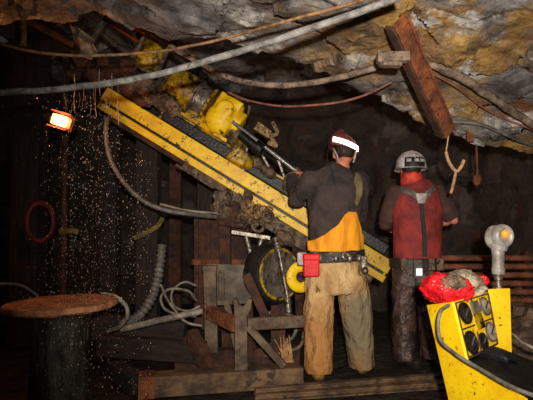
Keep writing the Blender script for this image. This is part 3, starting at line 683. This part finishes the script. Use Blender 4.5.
# ------------------------------------------------------------------ amber lamp at the left
LP_ = P(61, 121, 4.0)
lamp = thing('work_lamp', 'glowing orange work lamp hanging in the dark left of the drill', 'lamp', LP_)
lx = V((1, 0, -.3)).normalized(); lz = V((.3, 0, 1)).normalized()
k = MB(); k.box(LP_, (.14, .07, .085), (lx, V((0, 1, 0)), lz)); k.remeshed(.008, 8).build('bulb', 'ember', lamp, keep=True)
k = MB()
for t in (-1, 1): k.bar(LP_ + lz * .062 * t - lx * .08, LP_ + lz * .062 * t + lx * .08, .1, .01)
k.bar(LP_ + V((0, .06, 0)) - lx * .08, LP_ + V((0, .06, 0)) + lx * .08, .02, .12); k.build('reflector_housing', 'rust', lamp)
k = MB(); k.lathe(LP_ + V((-.07, .03, .02)), V((-1, .3, .35)), [(0, .05), (.03, .04), (.08, .03)], 16); k.tube([LP_ + V((-.0, .07, .03)), LP_ + V((.01, .07, .15)), P(64, 90, 4.05), P(66, 60, 4.1)], .012); k.build('lamp_holder', 'dark', lamp)

# ------------------------------------------------------------------ falling water
k = MB()
cols = [random.uniform(46, 152) for _ in range(26)]
for i in range(3200):
    if random.random() < .62: px = random.choice(cols) + random.gauss(0, 2.2)
    else: px = random.gauss(88, 28)
    py = 95 + 300 * random.random() ** 1.1
    if px > 112 and py < 95 + (px - 112) * .9 + 30: continue
    if py > 285 and random.random() < .6: continue
    Y = random.uniform(3.1, 4.2) if py < 285 else random.uniform(2.5, 2.8); c = P(px, py, Y); r = random.choice((.0012, .0014, .0017, .0020, .0024, .0034)) * (Y / 3.6); l = r * random.uniform(1.2, 2.6)
    vs = [k.bm.verts.new(c + V(q)) for q in ((r, 0, 0), (0, r, 0), (-r, 0, 0), (0, -r, 0), (0, 0, l), (0, 0, -l))]
    for a, b in ((0, 1), (1, 2), (2, 3), (3, 0)): k.bm.faces.new((vs[a], vs[b], vs[4])); k.bm.faces.new((vs[b], vs[a], vs[5]))
for i in range(22):  # thin broken trickles from the mast head
    px = random.uniform(68, 118); py = random.uniform(62, 100); l = random.uniform(6, 30); Y = random.uniform(3.9, 4.4)
    k.tube([P(px, py, Y), P(px + random.uniform(-1, 1), py + l * .5, Y), P(px + random.uniform(-1, 1), py + l, Y)], .0018, 5, 3)
for i in range(150):  # splashes on the round plate
    a = random.uniform(0, 6.28); r = .335 * random.random() ** .5; c = TC + V((math.cos(a) * r, math.sin(a) * r, .035 + random.expovariate(18)))
    q = random.choice((.002, .003))
    vs = [k.bm.verts.new(c + V(t)) for t in ((q, 0, 0), (0, q, 0), (-q, 0, 0), (0, -q, 0), (0, 0, q), (0, 0, -q))]
    for a, b in ((0, 1), (1, 2), (2, 3), (3, 0)): k.bm.faces.new((vs[a], vs[b], vs[4])); k.bm.faces.new((vs[b], vs[a], vs[5]))
tag(k.build('falling_water', 'drop', None, smooth=False), 'shower of water drops falling from the drill mast onto the round plate', 'water', kind='stuff')

# ------------------------------------------------------------------ left background
k = MB(); a_, b_, c_, d_ = P(67, 21, 4.4), P(93, 38, 4.3), P(100, 58, 4.3), P(80, 60, 4.4)
import itertools
def sheet_at(u, v): return a_.lerp(b_, u).lerp(d_.lerp(c_, u), v) + V((0, 1, 0)) * (.05 * math.sin(u * 9 + v * 3) + .03 * math.sin(v * 11))
k.bm = sheet(sheet_at, 16, 16); o = k.build('plastic_sheet', 'plastic', None); so = o.modifiers.new('s', 'SOLIDIFY'); so.thickness = .003
tag(o, 'torn triangular sheet of grey plastic hanging at the top left of the mast', 'sheet')
def post(name, p0, p1, w, m, label, cat, rnd=False):
    k = MB()
    if rnd: k.cyl(p0, p1, w, n=16)
    else: k.bar(p0, p1, w, w)
    k.jitter(.012, 5); return tag(k.build(name, m, None, .006 if not rnd else 0), label, cat, 'timber posts at the back' if name == 'timber_post' else None)
def down(px, py, Y, z=0.0): p = P(px, py, Y); return V((p.x, p.y, z))
post('timber_post', down(150, 200, 5.3), P(148, 130, 5.3) + V((0, 0, 1.1)), .22, 'timber', 'dark timber post behind the drooping hose, right of the falling water', 'post')
post('timber_post', down(205, 220, 5.7), P(206, 150, 5.7) + V((0, 0, .5)), .16, 'timber', 'dark timber post left of the rusty tank', 'post')
post('timber_post', down(176, 220, 6.2), P(176, 150, 6.2) + V((0, 0, .5)), .14, 'rust_dark', 'narrow rust-brown post between two dark timber posts', 'post')
post('timber_post', down(34, 100, 5.05), P(34, 20, 5.05), .26, 'timber', 'dark timber post at the far left beside the red coil', 'post')
post('timber_post', down(112, 180, 5.8), P(112, 60, 5.8), .18, 'timber', 'dark timber post straight behind the falling water', 'post')
post('cross_timber', P(8, 50, 4.9), P(80, 46, 4.8), .12, 'timber', 'dark horizontal timber under the roof at the top left', 'timber')
post('slanted_pipe', P(28, 20, 4.4), P(75, 45, 4.5), .035, 'rust_dark', 'rusty slanted pipe under the roof at the top left', 'pipe', True)
post('upright_pipe', P(23.5, 14, 4.3), P(23.5, 46, 4.3), .028, 'steel', 'short grey upright pipe under the roof at the top left', 'pipe', True)
post('leaning_pipe', down(68, 130, 5.04), P(66, 45, 5.0), .03, 'rust_dark', 'thin rusty standing pipe behind the glowing orange lamp', 'pipe', True)
k = MB()
for i in range(4): k.torus(P(40 + i * .4, 222, 4.79 + i * .03), V((1, -.75, 0)), .13 + .008 * (i % 2), .016, 28, 8)
for v in k.bm.verts: v.co.z = P(40, 222, 4.9).z + (v.co.z - P(40, 222, 4.9).z) * 1.35
tag(k.build('hose_coil', 'redhose', None), 'dull red hose coil hanging on the far left timber post', 'hose')
k = MB(); pts = [P(134, 238, 5.18), P(148, 232, 5.18), P(158, 226, 5.18), P(163, 218, 5.18)]
for a, b in zip(pts, pts[1:]): k.bar(a, b, .01, .045)
tag(k.build('yellow_strap', 'strap', None), 'limp yellow strap around the dark timber post', 'strap')
k = MB(); k.tube([P(60, 232, 5.0), P(70, 231, 5.0), P(78, 232, 5.0)], .03, 8, 3); k.jitter(.01, 12); tag(k.build('yellow_rag', 'strap', None), 'small dull yellow rag seen through the falling water', 'rag')
cable('drooping_hose', [(107, 118, 4.35), (106, 135, 4.3), (110, 158, 4.3), (122, 180, 4.25), (142, 200, 4.25), (165, 210, 4.3), (190, 214, 4.35), (216, 217, 4.5)], .02, 'greyhose', 'grey hose drooping in a curve from the mast to the drill cradle', 'hose')
cable('thin_hose', [(160, 204, 4.5), (180, 209, 4.5), (200, 212, 4.5), (218, 213, 4.55)], .011, 'whitehose', 'thin pale hose running just above the drooping grey hose', 'hose')
k = MB(); ppts = [P(162, 245, 4.4), P(160, 265, 4.35), P(156, 285, 4.25), (P(149, 303, 4.15)), P(136, 318, 4.05), P(120, 326, 4.0)]
sp_ = spline([V(p) for p in ppts], 16)
k.tube(sp_, lambda t: .036 + .007 * math.sin(t * 130), 14, 1); tag(k.build('corrugated_hose', 'greyhose', None), 'fat corrugated grey hose curving down to the pale pipe', 'hose')
cable('pale_pipe', [(122, 329, 3.95), (140, 325, 3.9), (160, 320, 3.9), (180, 316, 3.9), (202, 311, 3.95)], .024, 'whitehose', 'pale dirty pipe lying between the round table and the skid frame', 'pipe')
cable('white_hose', [(104, 294, 3.6), (116, 297, 3.55), (126, 306, 3.55), (127, 317, 3.55), (119, 327, 3.6), (108, 331, 3.7)], .0145, 'whitehose', 'white hose curling round the right edge of the round table', 'hose')
cable('white_loop', [(196, 316, 4.0), (180, 315, 4.05), (165, 309, 4.1), (161, 297, 4.15), (170, 289, 4.2), (188, 291, 4.2), (196, 300, 4.1)], .011, 'whitehose', 'thin white hose loop above the pale pipe', 'hose')
cable('slim_hose', [(161, 285, 4.2), (166, 297, 4.1), (174, 309, 4.0), (186, 322, 3.95), (202, 326, 3.95)], .010, 'whitehose', 'thin straight white hose crossing down over the pale pipe', 'hose')
cable('tangled_hose', [(252, 330, 4.5), (262, 316, 4.45), (280, 312, 4.4), (296, 320, 4.4), (292, 338, 4.4), (272, 344, 4.4), (258, 352, 4.45)], .016, 'greyhose', 'grey hose looping behind the diagonal brace of the skid frame', 'hose')
cable('tangled_hose', [(250, 350, 4.45), (266, 356, 4.3), (284, 352, 4.25), (300, 346, 4.25), (304, 332, 4.4)], .014, 'hose', 'brown hose curving low behind the splintered wood', 'hose')
cable('slim_hose', [(197, 286, 4.3), (184, 282, 4.3), (172, 292, 4.25), (174, 306, 4.2), (188, 311, 4.15), (200, 306, 4.15)], .009, 'whitehose', 'thinnest white hose loop, nearest the grey panel', 'hose')
cable('left_hose', [(-14, 286, 3.5), (8, 284, 3.6), (24, 287, 3.7), (38, 296, 3.75)], .011, 'greyhose', 'thin grey hose behind the left edge of the round table', 'hose')
k = MB(); k.bar(P(100, 345, 4.15), P(205, 352, 3.98), .12, .16); k.jitter(.012, 6); o = k.build('timber_plank', 'plank', None, .006); tag(o, 'dark brown timber plank lying behind the skid frame', 'plank')
k = MB(); k.bar(P(85, 325, 4.35), P(185, 333, 4.3), .14, .2); k.jitter(.015, 6); o = k.build('timber_plank', 'plank', None, .006); tag(o, 'dark timber baulk beneath the pale pipe', 'plank')
k = MB()
for i in range(14):
    a = P(290 + random.uniform(-6, 8), 366, 4.0); a.z = .01; b = P(288 + random.uniform(-22, 14), 340 + random.uniform(-6, 12), 4.0)
    k.cyl(a, b, .016, .004, 6)
tag(k.build('splintered_wood', 'wood', None), 'splintered pale wood stub on the ground left of the tan trousers', 'wood')
cable('white_cable', [(500, 336, 3.2), (512, 334, 3.1), (522, 342, 3.0), (545, 354, 2.9)], .009, 'whitehose', 'thin white cable right of the gauge board', 'cable')

# ------------------------------------------------------------------ people
def hand(k, wrist, d, n, side, curl, sc=1.0):
    """palm and five fingers; d: along the hand, n: towards the palm side, side: +1/-1 thumb side"""
    d = V(d).normalized(); n = (V(n) - d * V(n).dot(d)).normalized(); s = d.cross(n) * side
    w = V(wrist)
    k.loft([(w - d * .02, .026 * sc, .020 * sc), (w + d * .02 * sc, .034 * sc, .019 * sc), (w + d * .06 * sc, .042 * sc, .017 * sc), (w + d * .092 * sc, .041 * sc, .014 * sc)], 14, n)
    for i, (off, l) in enumerate(((.031, .92), (.0105, 1.05), (-.0105, 1.0), (-.031, .78))):
        p = w + d * .086 * sc + s * off * sc; a = .25; pts = [p]
        for seg, cu in ((.044, curl), (.028, curl * 1.1), (.022, curl * .8)):
            a += cu; dr = d * math.cos(a) + n * math.sin(a); p = p + dr * seg * l * sc; pts.append(p)
        k.tube(pts, lambda t: (.0098 - .002 * t) * sc, 8, 3)
    p = w + d * .025 * sc + s * .034 * sc; pts = [p]
    for seg, (cs, cn, cd) in ((.045, (.75, .25, .6)), (.034, (.3, .5, .8)), (.026, (.0, .7, .7))):
        p = p + (s * cs + n * cn + d * cd).normalized() * seg * sc; pts.append(p)
    k.tube(pts, lambda t: (.0125 - .003 * t) * sc, 8, 3)

def person(origin, label, J):
    root = thing('person', label, 'person', origin)
    O = V(origin); g = lambda *p: O + V(p)
    lean = J['head']; hx, hy, hz = lean
    # ---- continuous body
    k = MB()
    sh = J['shz']; w = J['shw']
    k.loft([(g(J['hipx'], 0, J['hipz'] - .08), .14, .10), (g(J['hipx'], 0, J['hipz'] + .05), .155, .105), (g(J['wx'], .0, J['hipz'] + .2), .14, .095), (g(J['wx'], .01, sh - .22), .165, .11), (g(J['sx'], .01, sh - .06), .175, .105), (g(J['sx'], .015, sh + .02), .10, .07), (g((J['sx'] + hx) / 2, .02, sh + .06), .06, .058), (g(hx, hy - .01, hz - .08), .056, .058)], 20)
    k.ball(g(hx, hy, hz), (.074, .095, .11)); k.loft([(g(hx, hy + .03, hz - .03), .066, .07), (g(hx, hy + .045, hz - .09), .052, .055), (g(hx, hy + .06, hz - .115), .03, .035)], 14)
    k.ball(g(hx, hy + .1, hz - .02), (.013, .022, .026), 10, 8); k.ball(g(hx, hy + .092, hz - .065), (.026, .012, .008), 10, 8); k.ball(g(hx, hy + .086, hz - .1), (.022, .018, .016), 10, 8)
    for s in (-1, 1): k.ball(g(hx + s * .077, hy - .005, hz - .015), (.012, .022, .034), 10, 8); k.ball(g(hx + s * .03, hy + .085, hz + .018), (.02, .012, .008), 10, 8)
    for a in J['arms']:
        S, El, W = (g(*p) for p in (a['s'], a['e'], a['w']))
        k.loft([(S, .05, .052), (S.lerp(El, .35), .046, .048), (El, .036, .038), (El.lerp(W, .3), .038, .038), (W, .025, .022)], 14)
        k.ball(S, .052, 12, 8); k.ball(El, .038, 12, 8); hand(k, W, a['hd'], a['hn'], a['ts'], a['curl'])
    for l in J['legs']:
        H, Kn, An = (g(*p) for p in (l['h'], l['k'], l['a']))
        k.loft([(H, .085, .085), (H.lerp(Kn, .4), .075, .078), (Kn, .052, .055), (Kn.lerp(An, .35), .052, .056), (An, .036, .04)], 14); k.ball(Kn, .054, 12, 8)
        k.loft([(An + V((0, -.04, -.03)), .03, .035), (An + V((0, .05, -.045)), .04, .03), (An + V((l.get('toe', 0), .17, -.06)), .042, .018)], 12, V((0, 0, 1)))
    k.remeshed(.0075, 3).build('body', 'skin', root, keep=True)
    for s in (-1, 1):
        k = MB(); k.ball(g(hx + s * .03, hy + .083, hz + .0), .011, 10, 8); k.build('eye', 'paleglass', root)
    # hair under the helmet
    k = MB(); k.ball(g(hx, hy - .012, hz + .02), (.083, .098, .1)); k.ball(g(hx, hy - .055, hz - .01), (.06, .045, .04)); k.remeshed(.009, 3, .004, 30).build('hair', 'hair', root, keep=True)
    # trousers
    k = MB(); T = J['trouser']
    k.loft([(g(*c), a, b) for c, a, b in T['hips']], 22)
    for leg in T['legs']: k.loft([(g(*c), a, b) for c, a, b in leg], 18)
    tr = k.remeshed(.011, 3, T['wr'], 9, (1, 1, .7)).build('trousers', T['m'], root, keep=True)
    for l in J['legs']:
        An = g(*l['a']); toe = l.get('toe', 0)
        k = MB(); k.loft([(An + V((0, -.005, .16)), .06, .065), (An + V((0, -.01, .03)), .052, .062), (An + V((0, -.015, -.05)), .05, .075)], 16)
        k.loft([(An + V((0, -.075, -.055)), .03, .02), (An + V((0, -.05, -.035)), .045, .05), (An + V((toe * .3, .06, -.03)), .05, .052), (An + V((toe, .16, -.045)), .054, .04), (An + V((toe * 1.2, .21, -.055)), .035, .025)], 16, V((0, 0, 1)))
        fl = O.z; k.remeshed(.009, 3)
        for v in k.bm.verts: v.co.z = max(v.co.z, fl + .004)
        bt_ = k.build('boot', J['boot'], root, keep=True)
    return root, g

# --- miner at the drill
o1_ = V((P(335, 232, 3.95).x, 3.93, 0))
LH = ROD1 - RAX * .13   # grip on the rod
gl = LH - o1_
J1 = dict(shz=1.53, shw=.2, sx=.02, wx=.0, hipx=-.01, hipz=.92, head=(.075, .03, 1.715),
    arms=[dict(s=(-.185, .0, 1.49), e=(-.29, .14, 1.36), w=(gl.x - .05, gl.y - .075, gl.z - .03), hd=(.45, .8, .15), hn=(.35, .1, -1), ts=-1, curl=.95),
          dict(s=(.185, .02, 1.485), e=(.2, .15, 1.23), w=(.14, .4, 1.22), hd=(-.1, 1, .1), hn=(-1, 0, -.2), ts=1, curl=.5)],
    legs=[dict(h=(-.1, 0, .9), k=(-.14, .0, .48), a=(-.145, -.06, .085)), dict(h=(.09, 0, .9), k=(.16, .07, .48), a=(.215, .14, .085), toe=.03)],
    trouser=dict(m='trouser', wr=.014, hips=[((-.01, .0, .98), .18, .125), ((-.01, 0, .88), .195, .135), ((.0, 0, .74), .215, .145), ((.005, 0, .64), .205, .14)],
        legs=[[((-.11, 0, .78), .115, .125), ((-.13, -.01, .55), .112, .12), ((-.137, -.03, .32), .106, .11), ((-.14, -.06, .12), .1, .11), ((-.14, -.06, .065), .098, .115)],
              [((.11, 0, .78), .12, .125), ((.15, .04, .55), .116, .12), ((.185, .09, .32), .108, .11), ((.21, .13, .12), .1, .11), ((.215, .14, .065), .1, .115)]]), boot='boot')
p1, g = person(o1_, 'miner in a dark shirt with orange tail and tan trousers, working at the drill', J1)
k = MB()
k.loft([(g(-.005, 0, 1.0), .188, .125), (g(-.005, 0, 1.1), .19, .13), (g(-.005, .0, 1.3), .205, .142), (g(.008, .0, 1.44), .215, .138), (g(.018, .01, 1.53), .178, .112), (g(.03, .015, 1.585), .10, .085), (g(.045, .015, 1.615), .072, .07)], 24)
for a in J1['arms']:
    S, El, W = (g(*q) for q in (a['s'], a['e'], a['w'])); W = El.lerp(W, .9)
    k.loft([(S, .082, .085), (S.lerp(El, .5), .074, .076), (El, .066, .066), (El.lerp(W, .5), .058, .058), (W, .045, .045)], 16); k.ball(S, .084); k.ball(El, .064)
k.remeshed(.011, 4, .016, 7, (1, 1, .8)).build('shirt', 'shirt', p1, keep=True)
# orange lower garment: follows the back, peaked on the right
def back_pt(ang, z, ex=.0):
    t = max(0, min(1, (z - .9) / .4)); a = .19 + .012 * t + ex; b = .136 + .008 * t + ex
    return g(-.005 + a * math.sin(ang), -b * math.cos(ang), z)
def tail(u, v):
    ang = -1.35 + 2.75 * u
    x = math.sin(ang)
    # upper edge: low on the left, rising to a peak right of the middle
    xf = .5 + .5 * math.sin(ang) / math.sin(1.35); xf = max(0, min(1, xf if u < .9 else 1 - (1 - u) * .1))
    top = 1.0
    kk = ((0, 1.03), (.15, 1.05), (.3, 1.088), (.5, 1.15), (.63, 1.225), (.70, 1.25), (.83, 1.248), (.92, 1.17), (1.01, 1.06))
    for (x0, z0), (x1, z1) in zip(kk, kk[1:]):
        if x0 <= xf <= x1: top = z0 + (z1 - z0) * (xf - x0) / (x1 - x0)
    bot = .955 + .03 * abs(u - .5) ** 2
    z = bot + (top - bot) * v
    return back_pt(ang, z, .012 + .005 * math.sin(u * 26 + v * 2))
k = MB(); k.bm = sheet(tail, 60, 22); o = k.build('shirt_tail', 'hivis', p1, keep=True); s_ = o.modifiers.new('s', 'SOLIDIFY'); s_.thickness = .012; s_.offset = 1; o['label'] = 'orange-yellow shirt tail'
# belt and what hangs on it
k = MB(); rs = []
for z, e in ((.875, .016), (.88, .026), (.955, .026), (.96, .016)):
    rs.append([k.bm.verts.new(g((.197 + e) * math.cos(t * math.pi / 16), (.137 + e) * math.sin(t * math.pi / 16), z + .012 * math.cos(t * math.pi / 16))) for t in range(32)])
k.rings(rs, False); belt = k.build('belt', 'leather', p1)
for i, ang in enumerate((-.75, -.2, .25, .62)):
    k = MB(); c = back_pt(ang, .925, .035); k.torus(c, V((math.sin(ang), -math.cos(ang), .2)), .022, .007, 16, 8); k.ball(c + V((.03, 0, -.02)), (.022, .02, .03), 10, 8); k.build('buckle', 'steel', belt)
k = MB(); c = g(-.2, -.16, .855); k.box(c, (.12, .06, .165)); k.box(c + V((0, -.008, .06)), (.123, .062, .05)); k.jitter(.006, 12); k.build('pouch', 'red', p1, .012)['label'] = 'bright red belt pouch'
k = MB(); k.box(g(.19, -.13, .87), (.05, .05, .11)); k.ball(g(.195, -.15, .815), (.028, .024, .03)); k.jitter(.004, 12); k.build('clip', 'steel', p1, .01)
k = MB(); k.box(g(-.265, -.1, .90), (.07, .05, .1)); k.jitter(.006, 14); k.build('tool_holder', 'pad', p1, .012)
# helmet
def helmet(root, g, hx, hy, hz, m, r=(.108, .132, .105), tilt=0):
    k = MB(); prof = []
    n = 32
    def pt(a, el, e=0): return g(hx + (r[0] + e) * math.cos(a) * math.cos(el), hy + (r[1] + e) * math.sin(a) * math.cos(el) , hz + (r[2] + e) * math.sin(el) + tilt * math.cos(a) * -.02)
    rs = []
    for el, e in ((-.22, -.012), (-.22, .0), (-.1, .004), (0.02, .0), (.3, 0), (.6, 0), (.9, 0), (1.2, 0), (1.45, 0)):
        ridge = lambda a: (.006 if abs(math.cos(a)) < .18 and el > .1 else 0)
        rs.append([k.bm.verts.new(pt(2 * math.pi * i / n, el, e + ridge(2 * math.pi * i / n))) for i in range(n)])
    k.rings(rs)
    # brim all round, deeper at the front
    b0, b1, b2 = [], [], []
    for i in range(n):
        a = 2 * math.pi * i / n; f = .014 + .04 * max(0, math.sin(a)) ** 2
        b0.append(k.bm.verts.new(pt(a, -.16, .0))); b1.append(k.bm.verts.new(pt(a, -.2, f))); b2.append(k.bm.verts.new(pt(a, -.24, f - .004)))
    k.rings([b0, b1, b2], False)
    return k.build('helmet', m, root), pt
hm, pt = helmet(p1, g, .075, .02, 1.765, 'helmet_brown', tilt=1.7)
def curved_band(pt, a0, a1, el0, el1, e, nseg=20, slope=0, rows=6):
    k = MB(); lay = []
    for ee in (e, e - .008):
        lay.append([[k.bm.verts.new(pt(a0 + (a1 - a0) * i / nseg, el0 + (el1 - el0) * r / rows + slope * (i / nseg - .5), ee)) for i in range(nseg + 1)] for r in range(rows + 1)])
    O_, I_ = lay
    for r in range(rows):
        for i in range(nseg):
            k.bm.faces.new((O_[r][i], O_[r][i + 1], O_[r + 1][i + 1], O_[r + 1][i])); k.bm.faces.new((I_[r][i], I_[r + 1][i], I_[r + 1][i + 1], I_[r][i + 1]))
    for i in range(nseg):
        for r in (0, rows): k.bm.faces.new((O_[r][i], O_[r][i + 1], I_[r][i + 1], I_[r][i]))
    for r in range(rows):
        for i in (0, nseg): k.bm.faces.new((O_[r][i], O_[r + 1][i], I_[r + 1][i], I_[r][i]))
    return k
PI = math.pi
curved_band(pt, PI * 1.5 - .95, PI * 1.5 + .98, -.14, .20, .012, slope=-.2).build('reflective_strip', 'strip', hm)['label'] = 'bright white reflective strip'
for s in (-1, 1):
    k = MB(); k.tube([g(.075 + s * .088, -.03, 1.74), g(.075 + s * .07, -.085, 1.68), g(.075 + s * .055, -.075, 1.625)], .006, 6); k.build('helmet_strap', 'pad', p1)
k = MB(); k.tube([pt(PI, .3, .01), g(-.05, -.02, 1.74), g(-.065, -.06, 1.66), g(-.04, -.1, 1.57), g(-.02, -.15, 1.45)], .0045, 6); k.build('lamp_cord', 'band', p1)
k = MB(); k.ball(g(.155, -.1, 1.43), (.04, .025, .13), 14, 10); k.jitter(.02, 12); k.build('olive_stain', 'patch', p1)

# --- miner with the white helmet
o2_ = V((P(415, 232, 4.4).x, 4.4, 0))
J2 = dict(shz=1.47, shw=.2, sx=.02, wx=.015, hipx=.0, hipz=.86, head=(-.022, .03, 1.635),
    arms=[dict(s=(-.165, .0, 1.42), e=(-.225, .10, 1.18), w=(-.14, .34, 1.14), hd=(.1, 1, .0), hn=(1, 0, -.3), ts=-1, curl=.5),
          dict(s=(.2, .0, 1.42), e=(.335, .0, 1.2), w=(.2, .16, 1.165), hd=(-.6, .8, .0), hn=(-1, -.2, -.2), ts=1, curl=.5)],
    legs=[dict(h=(-.09, 0, .86), k=(-.11, .0, .46), a=(-.115, -.02, .085)), dict(h=(.09, 0, .86), k=(.12, .03, .46), a=(.125, .05, .085), toe=.03)],
    trouser=dict(m='wet', wr=.014, hips=[((.0, .0, .92), .175, .12), ((.0, 0, .82), .19, .13), ((.0, 0, .70), .2, .135), ((.0, 0, .64), .19, .13)],
        legs=[[((-.09, 0, .76), .105, .12), ((-.105, 0, .52), .1, .115), ((-.115, -.01, .3), .095, .105), ((-.115, -.02, .1), .09, .105), ((-.115, -.02, .03), .092, .11)],
              [((.09, 0, .76), .105, .12), ((.115, .02, .52), .1, .115), ((.125, .03, .3), .095, .105), ((.13, .05, .1), .09, .105), ((.13, .05, .03), .092, .11)]]), boot='boot_dark')
p2, g = person(o2_, 'miner in a white helmet, maroon vest and wet dark trousers, right of the other miner', J2)
k = MB()
for a, cut in zip(J2['arms'], (1.75, 1.02)):
    S, El, W = (g(*q) for q in (a['s'], a['e'], a['w']))
    secs = [(S, .085, .085), (S.lerp(El, .5), .08, .08), (S.lerp(El, .93), .074, .074)]
    if cut > 1.1: secs += [(El, .066, .066), (El.lerp(W, .5), .055, .055), (El.lerp(W, .88), .045, .045)]; 
    k.loft(secs, 16); k.ball(S, .086)
    if cut > 1.1: k.ball(El, .066)
k.loft([(g(.01, 0, .86), .17, .115), (g(.02, 0, 1.2), .17, .12), (g(.015, 0, 1.45), .18, .12), (g(0, .01, 1.54), .08, .07)], 20)
k.remeshed(.011, 4, .007, 8).build('shirt', 'sleeve', p2, keep=True)
k = MB()
k.loft([(g(.015, 0, .85), .2, .135), (g(.015, 0, .95), .2, .14), (g(.02, 0, 1.1), .205, .145), (g(.025, .0, 1.3), .222, .15), (g(.022, .0, 1.42), .21, .142), (g(.012, .005, 1.5), .15, .115), (g(.0, .01, 1.545), .09, .085)], 24)
k.remeshed(.011, 3, .011, 8, (1, 1, .7)).build('vest', 'vest', p2, keep=True)
k = MB(); k.loft([(g(-.01, .0, 1.50), .105, .095), (g(-.018, .0, 1.54), .098, .095), (g(-.022, .0, 1.585), .092, .1), (g(-.022, .0, 1.61), .084, .095)], 20); k.remeshed(.009, 3, .008, 16).build('neck_cloth', 'redcloth', p2, keep=True)
def bk2(x, z, e=0):   # point on the vest's back
    t = max(0, min(1, (z - 1.42) / .125)); a = .222 - .12 * t; b = .152 - .05 * t
    return g(.018 + x, -b * math.sqrt(max(0, 1 - (x / a) ** 2)) - e, z)
def webbing(pts, w, m, name, parent, e=.012):
    k = MB(); pts = [pts[0]] + pts[1:]; fine = []
    for a, b in zip(pts, pts[1:]):
        for i in range(8): t = i / 8; fine.append((a[0] + (b[0] - a[0]) * t, a[1] + (b[1] - a[1]) * t))
    fine.append(pts[-1]); q = [bk2(x, z, e) for x, z in fine]
    vs = []
    for i, p in enumerate(q):
        t = (q[min(i + 1, len(q) - 1)] - q[max(i - 1, 0)]).normalized(); s_ = t.cross(V((0, -1, 0))).normalized() * w / 2
        f_ = V((0, .006, 0)); vs.append([k.bm.verts.new(p + s_ - f_), k.bm.verts.new(p - s_ - f_), k.bm.verts.new(p - s_ + f_), k.bm.verts.new(p + s_ + f_)])
    k.rings(vs); return k.build(name, m, parent)
har = webbing([(-.165, 1.46), (-.09, 1.43), (-.012, 1.36)], .05, 'harness', 'harness', p2, .016)
webbing([(.125, 1.475), (.06, 1.43), (-.008, 1.36)], .05, 'harness', 'harness_strap', har, .016)
webbing([(-.012, 1.37), (.0, 1.2), (.012, 1.05), (.012, .9)], .035, 'band', 'harness_strap', har, .018)
k = MB(); c = bk2(-.012, 1.385, .03); k.hull([c + V(q) for q in ((-.05, 0, .035), (.05, 0, .035), (0.03, 0, -.05), (-.03, 0, -.05), (0, -.015, 0), (-.04, .02, .03), (.04, .02, .03), (.02, .02, -.05), (-.02, .02, -.05))]); k.build('back_pad', 'pad', har, .006)
k = MB(); rs = []
for z, e in ((.80, .014), (.805, .024), (.875, .024), (.88, .014)):
    rs.append([k.bm.verts.new(g((.198 + e) * math.cos(t * PI / 16), (.137 + e) * math.sin(t * PI / 16), z)) for t in range(32)])
k.rings(rs, False); belt = k.build('belt', 'leather', p2)
for x in (-.13, .09, .17):
    k = MB(); c = g(x, -.15 + abs(x) * .25, .83); k.box(c, (.06, .05, .1)); k.jitter(.01, 16); k.build('tool_loop', 'grime', belt, .01)
k = MB(); k.box(g(-.035, -.175, .80), (.07, .05, .15)); lb = k.build('lamp_battery', 'harness', p2, .008)
k = MB(); k.box(g(-.03, -.203, .775), (.052, .008, .06)); k.build('reflector', 'silver', lb, .004)
k = MB(); k.ball(g(.0, -.16, .68), (.055, .045, .075), 12, 9); k.jitter(.02, 14); k.build('hanging_glove', 'harness', p2)
hm, pt = helmet(p2, g, -.02, .02, 1.675, 'helmet_white', (.128, .148, .128))
curved_band(pt, PI * 1.5 - .72, PI * 1.5 + .72, -.2, .46, .004).build('dark_helmet_back', 'band', hm)  # dark sheet laid on the shell in place of the open helmet back
for da in (-.42, .06, .46):
    curved_band(pt, PI * 1.5 + da - .14, PI * 1.5 + da + .14, .12, .32, .012, 8).build('goggle_clip', 'pad', hm)

# ------------------------------------------------------------------ lights
def light(kind, name, loc, energy, color, **kw):
    l = bpy.data.lights.new(name, kind); l.energy = energy; l.color = color
    for a, b in kw.items(): setattr(l, a, b)
    o = bpy.data.objects.new(name, l); COL.objects.link(o); o.location = loc; return o
fl = light('SPOT', 'camera_flash', (.05, -.25, 1.24), 800, (1, .92, .82), spot_size=math.radians(78), spot_blend=1.0, shadow_soft_size=.035)
fl.rotation_euler = (P(365, 175, 4) - fl.location).to_track_quat('-Z', 'Y').to_euler()
light('POINT', 'work_lamp_light', LP_ + V((.03, -.16, 0)), 11, (1, .38, .12), shadow_soft_size=.05)
ol = light('AREA', 'overhead_area_light', (.9, 1.6, 2.3), 8, (1, .9, .75), size=.4);  # area light facing down from above right, no lamp body
light('POINT', 'cavern_fill_light', (1.7, 5.6, 2.5), 14, (1, .72, .55), shadow_soft_size=.5)  # added fill light, lifts the dark back of the cavern
light('POINT', 'cavern_fill_light', (-.9, 5.6, 2.7), 4, (1, .6, .45), shadow_soft_size=.5)  # second added fill light, weaker and redder, on the left
w = bpy.data.worlds.new('world'); scene.world = w; w.use_nodes = True
w.node_tree.nodes['Background'].inputs[0].default_value = (.05, .038, .034, 1); w.node_tree.nodes['Background'].inputs[1].default_value = .45
scene.view_settings.view_transform = 'Standard'; scene.view_settings.look = 'None'; scene.view_settings.exposure = 0
